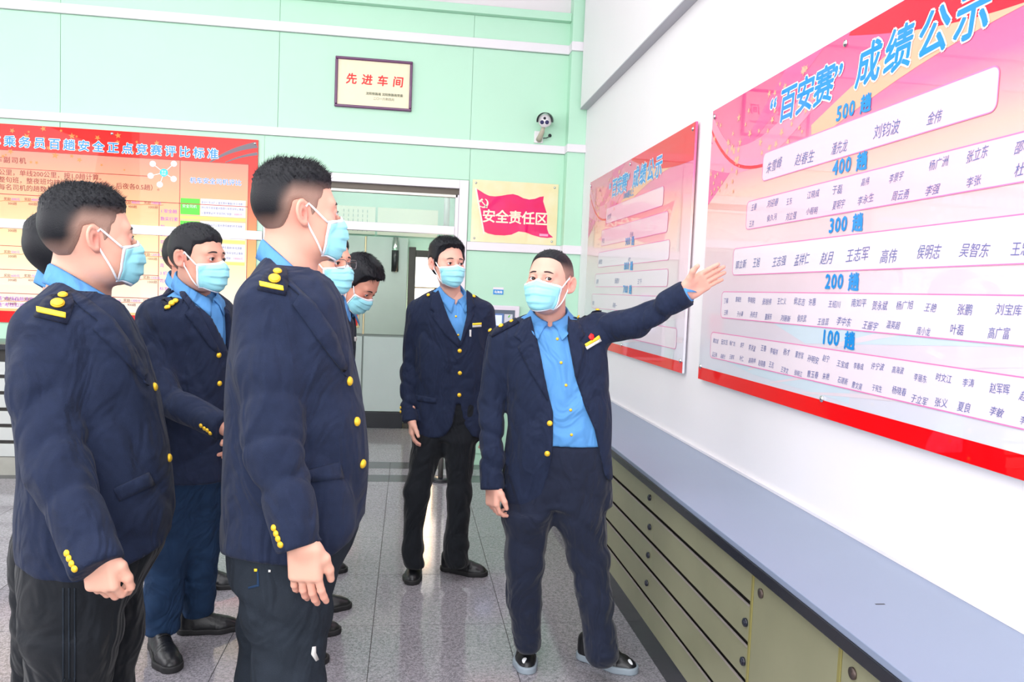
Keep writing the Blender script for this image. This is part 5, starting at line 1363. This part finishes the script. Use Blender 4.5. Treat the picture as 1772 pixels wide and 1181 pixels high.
# --- the presenter in the open jacket
person('man in open navy jacket pointing at the near board with raised arm', (0.62, 3.02), dict(
    head=dict(p=(951, 489, 3.0), phi=-124, pitch=-7, roll=0, sc=1.03, jaw=1.08, style='buzz', look=(-0.50, 0.02)), tone=(1.02, 0.98, 0.98),
    neck=[(952, 508, 3.03, 0.059), (952, 562, 3.085, 0.061)], dep=3.05, c=(958, 700), phi=-98, cc=(951, 549, 3.06), tilt=0.036, cr=0.071, collar_pt=0.034, collar_side=0.029,
    rows=[(540, 918, 990, 0.065, 0.03), (550, 900, 1003, 0.078, 0.02), (562, 874, 1030, 0.088, 0.01), (580, 858, 1048, 0.098), (620, 860, 1053, 0.118), (700, 878, 1057, 0.135), (745, 877, 1060, 0.14), (790, 870, 1064, 0.14), (840, 867, 1066, 0.135), (884, 868, 1066, 0.13)],
    sleeves=[[(868, 592, 3.05, 0.062), (850, 700, 3.05, 0.053), (851, 790, 3.0, 0.048), (852, 848, 2.98, 0.048)],
             [(1036, 570, 3.03, 0.068), (1102, 559, 2.95, 0.055), (1150, 528, 2.90, 0.052), (1190, 507, 2.86, 0.050)]],
    open_px=[(922, 520), (979, 520), (980, 566), (995, 651), (1012, 705), (1030, 746), (1041, 800), (1050, 840), (1056, 900), (868, 900), (884, 880), (917, 883), (936, 865), (951, 815), (957, 771), (957.5, 715), (949, 681), (935, 610), (921, 545)],
    cuts=[[(1046, 826), (1056, 834), (1064, 826), (1090, 810), (1090, 930), (1000, 930), (1000, 870), (1040, 800)], [(840, 855), (871, 868), (884, 878), (900, 884), (930, 884), (930, 920), (820, 920)]],
    waist_z=0.925, open_plane=0.13, shirt_in=-0.006, seat=0.03, slack=0.015, insz=0.012, legk=0.018,
    legs=[[(926, 820, 3.05, 0.110), (913, 885, 3.05, 0.100), (908, 964, 3.05, 0.077), (907, 1040, 3.07, 0.068), (913, 1112, 3.1, 0.054)], [(990, 820, 3.05, 0.110), (1002, 885, 3.05, 0.101), (1019, 964, 3.05, 0.080), (1029, 1040, 3.03, 0.066), (1041, 1125, 3.02, 0.070)]],
    hem=0.075, shoes=[((0.535, 3.20), (0.505, 2.93)), ((0.735, 3.08), (0.955, 2.92))], sneaker=True, tmat=navy_t,
    hands=[dict(W=(853, 836, 2.98), d=(0.02, -0.12, -1), n=(0.85, 0.45, 0), side=-1, curl=(0.5, 0.62, 0.7, 0.75), sc=0.98, thumb=(0.35, 0.1)), dict(W=(1184, 506, 2.86), d=(0.80, -0.28, 0.56), n=(-0.15, -0.85, -0.30), side=1, curl=(0.05, 0.05, 0.09, 0.13), sc=1.0, thumb=(0.75, 0.45))],
    buttons=[(951.4, 733), (947, 785.5)], shirt_buttons=[(964.5, 587), (971, 628), (979.5, 667), (987.5, 710), (989, 753)], studs=[(850, 574, 0.009), (868, 566, 0.010), (886, 558, 0.008), (993, 538, 0.008), (1013, 536, 0.010), (1034, 533, 0.009)],
    lapels=[[(919, 549), (903, 556), (890, 582), (903, 592), (896, 601), (918, 645), (948, 694), (948, 678), (934, 612)], [(983, 548), (997, 551), (1012, 580), (1003, 590), (1012, 598), (1006, 625), (998, 656), (988, 612), (982, 568)]],
    epaulettes=[[(846, 576), (893, 552), (899, 559), (852, 584)], [(981, 535), (1036, 530), (1041, 538), (983, 543)]],
    extras=[('name_badge', [(1012, 600), (1037, 583), (1040, 590), (1015, 606)], badge_w, 0.005), ('name_badge_stripe', [(1011, 596), (1036, 581), (1038, 586), (1013, 601)], yellow, 0.006), ('emblem_badge', [(1017, 584), (1021, 579), (1026, 581), (1027, 586), (1023, 590), (1019, 588)], badge_r, 0.008)],
    pstep=5))
w0 = P(1150, 528, 2.90); w1 = P(1190, 507, 2.86); wd0 = (w1-w0)/np.linalg.norm(w1-w0)
V_, F_ = tubeg([w1-wd0*0.03, w1, w1+wd0*0.006, w1+wd0*0.006-np.array((0, 0, 0.0001))], [0.036, 0.036, 0.036, 0.031], 24)
obj('shirt_cuff', V_, F_, shirt_m, [ch for ch in PEOPLE[0].children if ch.name.startswith('shirt')][0], True)

# --- the young man at the back
person('slim young man with side-swept hair standing straight before the doorway', (0.22, 4.05), dict(
    head=dict(p=(774, 456, 4.0), phi=-64, pitch=2, sc=1.0, jaw=0.94, style='full', look=(-0.15, 0.0)),
    neck=[(776, 474, 4.02, 0.052), (781, 516, 4.05, 0.052)], dep=4.05, c=(778, 640), phi=-74, cc=(783, 510, 4.03), tilt=0.045, vneck=0.016, cr=0.062, collar_pt=0.03,
    rows=[(493, 762, 803, 0.06), (503, 748, 814, 0.075), (513, 730, 828, 0.08), (525, 716, 840, 0.09), (560, 713, 846, 0.11), (620, 716, 845, 0.108), (680, 718, 844, 0.105), (720, 715, 846, 0.11), (757, 714, 849, 0.11)],
    sleeves=[[(722, 541, 4.03, 0.056), (708, 640, 4.05, 0.047), (706, 695, 4.0, 0.043), (710, 731, 3.97, 0.043)], [(838, 541, 4.06, 0.056), (849, 640, 4.10, 0.047), (848, 700, 4.06, 0.043), (846, 735, 4.03, 0.043)]],
    open_px=[(762, 480), (804, 480), (806, 503), (808, 545), (796, 594), (776, 550), (762, 503)], open_plane=0.09, cuts=[[(700, 751), (740, 760), (770, 757), (783, 735), (790, 700), (797, 700), (803, 735), (818, 757), (840, 760), (860, 755), (860, 800), (690, 800)]],
    waist_z=0.95,
    legs=[[(742, 765, 4.05, 0.085), (721, 852, 4.0, 0.064), (714, 949, 4.0, 0.050), (717, 975, 4.0, 0.056)], [(796, 765, 4.05, 0.085), (795, 852, 4.04, 0.062), (790, 940, 4.04, 0.062), (789, 972, 4.04, 0.064)]],
    hem=0.07, shoes=[((0.085, 4.14), (0.056, 3.87)), ((0.21, 4.10), (0.46, 4.0))],
    hands=[dict(W=(712, 724, 3.97), d=(0.05, -0.05, -1), n=(1, 0.1, 0), side=-1, curl=0.38, sc=0.95), dict(W=(846, 728, 4.03), d=(0, 0, -1), n=(-1, 0.1, 0), side=1, curl=0.4, sc=0.95)],
    buttons=[(795.4, 607.5), (795.7, 646), (794.7, 684)], shirt_buttons=[(789, 548), (793, 580)], studs=[(742, 512, 0.009), (819, 514, 0.009)],
    lapels=[[(759, 503), (748, 512), (744, 535), (752, 540), (747, 547), (770, 580), (794, 602), (795, 592), (776, 550)], [(807, 503), (816, 510), (822, 530), (815, 538), (820, 543), (810, 570), (797, 600), (797, 592), (808, 545)]],
    flaps=[[(722, 684), (756, 690), (755, 699), (722, 694)]], cuff_buttons=[(693.5, 706), (693.5, 713)],
    extras=[('name_badge', [(817, 561), (832, 560), (832, 566), (817, 567)], badge_w, 0.005), ('name_badge_stripe', [(817, 560), (832, 559), (832, 562.5), (817, 563.5)], yellow, 0.006), ('pen', [(812, 571), (815, 571), (815, 583), (812, 583)], badge_w, 0.005)],
    pstep=4, strands=1300))
# --- the big man in the middle of the group
person('big man in profile with spiky black hair and charcoal jeans', (-0.27, 2.02), dict(
    head=dict(p=(517, 369, 1.95), phi=22, pitch=-2, sc=1.0, jaw=1.05, style='crop'), tone=(1.0, 0.98, 0.95),
    neck=[(505, 405, 1.96, 0.064), (500, 462, 1.97, 0.070)], dep=1.98, c=(508, 760), phi=8, ex=2.5, cc=(508, 483, 1.97), tilt=0.066, cr=0.072,
    rows=[(446, 460, 545, 0.075), (462, 447, 560, 0.105), (485, 430, 582, 0.155), (515, 412, 596, 0.195), (560, 400, 606, 0.21), (620, 393, 617, 0.21), (700, 389, 630, 0.20), (780, 385, 637, 0.20), (840, 382, 638, 0.205), (890, 380, 635, 0.21), (935, 380, 620, 0.205), (985, 384, 590, 0.20)],
    sleeves=[[(470, 530, 1.83, 0.080), (468, 640, 1.80, 0.078), (474, 770, 1.77, 0.070), (520, 948, 1.73, 0.053)], [(500, 530, 2.14, 0.075), (500, 700, 2.20, 0.07), (500, 800, 2.20, 0.06), (500, 900, 2.16, 0.05)]],
    open_z=1.25, cuts=[[(360, 950), (400, 966), (450, 976), (520, 982), (580, 960), (608, 935), (630, 890), (700, 870), (700, 1080), (360, 1080)]], waist_z=0.90, jvox=0.008,
    legs=[[(492, 960, 1.93, 0.115), (497, 1050, 1.90, 0.104), (500, 1181, 1.88, 0.083), (500, 1300, 1.88, 0.075), (500, 1460, 1.9, 0.07)], [(500, 960, 2.06, 0.100), (468, 1080, 2.1, 0.084), (460, 1181, 2.12, 0.076), (448, 1370, 2.14, 0.068)]],
    hem=0.07, shoes=[((-0.36, 1.90), (-0.10, 1.93)), ((-0.47, 2.20), (-0.21, 2.24))], tmat=denim_g,
    hands=[dict(W=(527, 938, 1.73), d=(0.05, 0.05, -1), n=(0.25, 1, 0), side=-1, curl=(0.22, 0.26, 0.30, 0.34), sc=1.0, h=0.0024, spread=0.08, thumb=(0.2, 0.05)), dict(W=(500, 893, 2.16), d=(0, 0, -1), n=(0, -1, 0), side=1, curl=0.4)],
    buttons=[(604, 660), (617, 730), (627, 803)], cuff_buttons=[(474, 914), (478, 924), (481.5, 933), (485.5, 943)], btn=0.0115,
    studs=[(475, 486, 0.0135), (480, 474, 0.010)], bars=[[(451, 491), (489, 499), (490, 506), (452, 498)]],
    epaulettes=[[(446, 503), (456, 480), (478, 462), (495, 468), (499, 490), (494, 513)]],
    lapels=[[(466, 452), (500, 486), (545, 527), (580, 580), (603, 648), (598, 652), (568, 614), (528, 558), (506, 528), (517, 511), (490, 488), (468, 468)]],
    flaps=[[(530, 815), (588, 799), (593, 829), (541, 834)]], textras=[('rivet', [(441, 984), (446, 984), (446, 989), (441, 989)], yellow, 0.003), ('rivet', [(465, 986), (469, 986), (469, 990), (465, 990)], badge_w, 0.003), ('paint_mark', [(540, 1120), (546, 1119), (546, 1130), (551, 1142), (546, 1145), (538, 1133)], badge_w, 0.001), ('pocket_seam', [(444, 985), (447, 985), (449, 1015), (430, 1020), (430, 1016), (445, 1012)], denim, 0.0005)],
    pstep=9, strands=2600, hvox=0.003))
# --- far left big man
person('heavy man in profile at far left in black tracksuit trousers', (-0.78, 2.05), dict(
    head=dict(p=(157, 411, 1.93), phi=33, pitch=-2, sc=1.0, jaw=1.12, style='crop'), tone=(1.0, 0.99, 0.96),
    neck=[(145, 448, 1.95, 0.067), (136, 510, 1.97, 0.074)], dep=1.97, c=(155, 760), phi=27, ex=2.5, cc=(150, 514, 1.96), tilt=0.050, cr=0.076,
    rows=[(488, 93, 192, 0.08), (503, 75, 208, 0.11), (525, 50, 224, 0.155), (552, 28, 238, 0.185), (600, 13, 256, 0.20), (650, 8, 270, 0.20), (700, 14, 282, 0.19), (760, 22, 292, 0.19), (820, 26, 299, 0.195), (880, 24, 303, 0.20), (940, 26, 296, 0.20), (1015, 36, 250, 0.19)],
    sleeves=[[(88, 575, 1.82, 0.082), (80, 680, 1.79, 0.078), (100, 810, 1.75, 0.068), (170, 985, 1.68, 0.056)], [(170, 575, 2.14, 0.075), (170, 700, 2.2, 0.07), (170, 800, 2.2, 0.06), (170, 900, 2.16, 0.05)]],
    open_z=1.22, cuts=[[(-20, 950), (28, 980), (60, 1003), (130, 1014), (200, 990), (245, 967), (280, 945), (302, 905), (340, 880), (340, 1120), (-20, 1120)]], waist_z=0.86, jvox=0.008,
    legs=[[(125, 985, 1.90, 0.12), (125, 1090, 1.88, 0.108), (118, 1200, 1.9, 0.09), (110, 1340, 1.93, 0.078), (105, 1450, 1.96, 0.07)], [(175, 985, 2.05, 0.105), (178, 1090, 2.08, 0.098), (172, 1200, 2.1, 0.082), (160, 1380, 2.13, 0.068)]],
    hem=0.07, shoes=[((-1.02, 1.90), (-0.78, 2.02)), ((-0.98, 2.16), (-0.74, 2.26))], tmat=black_t,
    hands=[dict(W=(170, 952, 1.69), d=(0.12, 0.0, -1), n=(0.3, 1, 0), side=-1, curl=(0.75, 0.8, 0.85, 0.9), sc=1.0, h=0.0025, thumb=(0.2, 0.0)), dict(W=(170, 893, 2.16), d=(0, 0, -1), n=(0, -1, 0), side=1, curl=0.4)],
    buttons=[(267, 670), (292, 793)], cuff_buttons=[(116, 958), (120, 967), (124.5, 976), (129.5, 985)], btn=0.011,
    studs=[(100, 529, 0.0145), (109, 515, 0.0105)], bars=[[(67, 535), (113, 545), (113, 553), (67, 543)]],
    epaulettes=[[(60, 549), (74, 524), (100, 500), (122, 508), (128, 528), (116, 562)]],
    lapels=[[(108, 492), (150, 518), (195, 552), (232, 604), (262, 662), (256, 668), (224, 634), (184, 594), (160, 570), (169, 556), (140, 534), (112, 508)]],
    flaps=[[(196, 846), (256, 818), (266, 840), (206, 868)]],
    textras=[('side_stripe', [(x, 1018), (x+3, 1018), (x+3, 1190), (x, 1190)], denim_g, 0.001) for x in (108, 118, 128)],
    pstep=9, strands=2200, hvox=0.003))
# --- second row, man in jeans
person('man in blue jeans and black boots between the two big men', (-0.80, 3.05), dict(
    head=dict(p=(343, 447, 2.86), phi=-24, pitch=2, sc=1.0, jaw=1.03, style='short'), tone=(0.92, 0.86, 0.82),
    neck=[(338, 470, 2.88, 0.059), (334, 512, 2.93, 0.061)], dep=2.95, c=(325, 660), phi=-30, cc=(340, 503, 2.90), tilt=0.045, cr=0.070,
    rows=[(497, 308, 372, 0.085), (508, 288, 385, 0.12), (520, 268, 395, 0.15), (545, 252, 402, 0.17), (620, 250, 402, 0.165), (700, 256, 400, 0.16), (760, 262, 400, 0.16), (824, 264, 398, 0.16)],
    sleeves=[[(268, 548, 2.86, 0.068), (266, 625, 2.80, 0.064), (284, 690, 2.74, 0.058), (389, 741, 2.64, 0.048)], [(380, 548, 3.04, 0.065), (392, 640, 3.08, 0.058), (400, 700, 3.0, 0.052), (408, 735, 2.95, 0.045)]],
    open_px=[(310, 470), (372, 470), (376, 513), (385, 556), (386, 608), (380, 608), (345, 535), (312, 490)], open_plane=0.12, waist_z=0.92,
    legs=[[(305, 815, 2.97, 0.10), (290, 940, 3.05, 0.084), (281, 1040, 3.12, 0.075), (280, 1098, 3.15, 0.068)], [(345, 815, 3.02, 0.10), (345, 940, 3.18, 0.082), (342, 1030, 3.30, 0.07), (342, 1060, 3.33, 0.066)]],
    hem=0.075, shoes=[((-0.985, 3.26), (-0.835, 3.01)), ((-0.93, 3.36), (-0.67, 3.41))], boot=0.04, tmat=denim,
    hands=[dict(W=(392, 741, 2.64), d=(0.9, 0.1, -0.15), n=(0.1, 0.9, -0.2), side=-1, curl=0.5), dict(W=(408, 730, 2.95), d=(0, -0.3, -1), n=(-1, 0, 0), side=1, curl=0.5)],
    buttons=[(378.5, 615), (379.6, 664)], cuff_buttons=[(348, 737), (354, 742), (359, 745), (364, 750)], btn=0.010,
    studs=[(262, 509, 0.008), (268, 510, 0.008), (276, 503, 0.011), (287, 497, 0.010)], epaulettes=[[(254, 512), (265, 501), (285, 490), (300, 495), (296, 508), (282, 516)]],
    lapels=[[(309, 492), (342, 534), (378, 604), (378, 612), (362, 600), (330, 556), (320, 544), (329, 534), (312, 512)]],
    pstep=5, strands=250))
# --- man with glasses behind the central man
person('man wearing glasses half hidden behind the man in charcoal jeans', (-0.45, 3.15), dict(
    head=dict(p=(566, 454, 3.05), phi=-38, pitch=3, sc=1.0, style='short'), tone=(1.0, 0.92, 0.86), glasses=True,
    neck=[(562, 478, 3.07, 0.056), (560, 518, 3.09, 0.062)], dep=3.13, c=(548, 660), phi=-40, cc=(566, 515, 3.08), tilt=0.045, cr=0.067,
    rows=[(506, 535, 592, 0.08), (518, 515, 600, 0.12), (532, 498, 606, 0.15), (560, 488, 608, 0.16), (620, 486, 612, 0.16), (700, 488, 612, 0.155), (815, 488, 612, 0.155)],
    sleeves=[[(500, 560, 3.06, 0.062), (498, 640, 3.05, 0.056), (505, 700, 3.02, 0.05), (520, 790, 3.0, 0.044)], [(590, 565, 3.25, 0.055), (585, 650, 3.28, 0.05), (580, 720, 3.26, 0.046), (575, 790, 3.2, 0.043)]],
    open_px=[(540, 480), (596, 480), (600, 530), (602, 570), (604, 606), (590, 580), (565, 530)], open_plane=0.12, waist_z=0.92,
    legs=[[(540, 810, 3.12, 0.09), (532, 940, 3.10, 0.07), ('w', -0.475, 3.06, 0.14, 0.058)], [(565, 810, 3.2, 0.09), (550, 920, 3.28, 0.07), ('w', -0.47, 3.33, 0.14, 0.058)]],
    hem=0.08, shoes=[((-0.525, 3.05), (-0.265, 3.09)), ((-0.505, 3.33), (-0.24, 3.35))], tmat=black_t,
    hands=[dict(W=(522, 783, 3.0), d=(0, 0, -1), n=(0.2, 1, 0), side=-1, curl=0.4)],
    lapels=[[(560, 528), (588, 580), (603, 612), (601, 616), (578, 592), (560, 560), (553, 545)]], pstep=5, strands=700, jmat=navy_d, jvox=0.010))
# --- bowed head behind
person('man bowing his head behind the one with glasses, thick black fringe hanging forward', (-0.33, 3.90), dict(
    head=dict(p=(620, 490, 3.72), phi=-25, pitch=42, sc=1.0, style='full'), tone=(0.92, 0.80, 0.74),
    neck=[(604, 502, 3.78, 0.056), (588, 528, 3.84, 0.062)], dep=3.88, c=(580, 660), phi=-30,
    rows=[(522, 568, 604, 0.08), (530, 558, 610, 0.12), (542, 548, 614, 0.14), (570, 545, 616, 0.15), (620, 544, 614, 0.15), (700, 545, 612, 0.15), (760, 545, 612, 0.15)],
    sleeves=[[(560, 555, 3.80, 0.055), (556, 620, 3.80, 0.050), (560, 680, 3.76, 0.046), (565, 735, 3.74, 0.042)], [(598, 560, 4.0, 0.052), (592, 630, 4.02, 0.048), (590, 690, 4.0, 0.044), (588, 735, 3.98, 0.042)]],
    open_px=[(570, 500), (606, 500), (610, 540), (606, 580), (590, 540)], open_plane=0.12, waist_z=0.95,
    legs=[[(575, 765, 3.84, 0.085), (565, 870, 3.75, 0.066), ('w', -0.435, 3.60, 0.14, 0.056)], [(588, 765, 3.96, 0.085), (580, 860, 4.02, 0.066), ('w', -0.48, 4.06, 0.14, 0.056)]],
    hem=0.08, shoes=[((-0.475, 3.58), (-0.215, 3.62)), ((-0.53, 4.06), (-0.27, 4.09))],
    hands=[dict(W=(566, 728, 3.74), d=(0, 0, -1), n=(0.2, 1, 0), side=-1, curl=0.4)],
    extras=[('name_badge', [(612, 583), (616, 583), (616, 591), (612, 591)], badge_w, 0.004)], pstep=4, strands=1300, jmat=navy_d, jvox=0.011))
# --- man hidden behind the far left man
person('man almost hidden behind the heavy far-left man, only dark hair showing', (-1.05, 2.55), dict(
    head=dict(p=(117, 440, 2.45), phi=30, pitch=0, sc=1.0, style='full'), tone=(1.0, 0.9, 0.85),
    neck=[(115, 468, 2.47, 0.056), (112, 508, 2.5, 0.062)], dep=2.52, c=(115, 700), phi=30,
    rows=[(500, 85, 150, 0.09), (512, 68, 165, 0.13), (530, 52, 180, 0.155), (560, 45, 190, 0.16), (640, 42, 195, 0.16), (740, 42, 195, 0.16), (840, 34, 195, 0.165), (945, 22, 190, 0.17)],
    sleeves=[[(78, 560, 2.44, 0.062), (76, 660, 2.42, 0.056), (90, 760, 2.38, 0.050), (110, 860, 2.34, 0.044)], [(150, 560, 2.66, 0.06), (150, 660, 2.7, 0.055), (150, 760, 2.7, 0.05), (150, 850, 2.66, 0.044)]],
    open_z=1.25, waist_z=0.88,
    legs=[[(72, 945, 2.48, 0.094), (68, 1080, 2.5, 0.078), (60, 1200, 2.55, 0.066), (58, 1275, 2.58, 0.06)], [(130, 945, 2.55, 0.094), (130, 1080, 2.6, 0.078), (125, 1200, 2.65, 0.066), (124, 1240, 2.68, 0.06)]],
    hem=0.07, shoes=[((-1.36, 2.46), (-1.12, 2.58)), ((-1.30, 2.62), (-1.06, 2.74))],
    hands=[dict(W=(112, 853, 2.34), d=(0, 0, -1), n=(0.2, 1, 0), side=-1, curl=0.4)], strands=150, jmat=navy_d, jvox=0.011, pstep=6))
# --- man hidden behind the one in jeans
person('man hidden behind the one in blue jeans, one ear showing', (-0.95, 3.80), dict(
    head=dict(p=(323, 449, 3.65), phi=-20, pitch=0, sc=1.0, style='short'), tone=(0.9, 0.74, 0.68),
    neck=[(320, 468, 3.67, 0.056), (318, 498, 3.70, 0.060)], dep=3.74, c=(325, 640), phi=-20,
    rows=[(492, 300, 345, 0.08), (502, 288, 360, 0.12), (515, 278, 370, 0.14), (560, 274, 374, 0.15), (640, 274, 374, 0.15), (760, 274, 372, 0.15)],
    sleeves=[[(290, 540, 3.66, 0.056), (288, 610, 3.64, 0.050), (300, 680, 3.6, 0.046), (310, 735, 3.58, 0.042)], [(355, 540, 3.84, 0.056), (358, 610, 3.86, 0.050), (358, 680, 3.84, 0.046), (356, 735, 3.8, 0.042)]],
    open_px=[(305, 480), (345, 480), (352, 510), (354, 560), (330, 510)], open_plane=0.12, waist_z=0.92,
    legs=[[(312, 762, 3.72, 0.085), (312, 880, 3.78, 0.066), (322, 970, 3.85, 0.056)], [(345, 762, 3.78, 0.085), (348, 880, 3.84, 0.064), (350, 975, 3.88, 0.054)]],
    hem=0.08, shoes=[((-1.14, 3.84), (-0.88, 3.80)), ((-1.03, 3.93), (-0.77, 3.87))],
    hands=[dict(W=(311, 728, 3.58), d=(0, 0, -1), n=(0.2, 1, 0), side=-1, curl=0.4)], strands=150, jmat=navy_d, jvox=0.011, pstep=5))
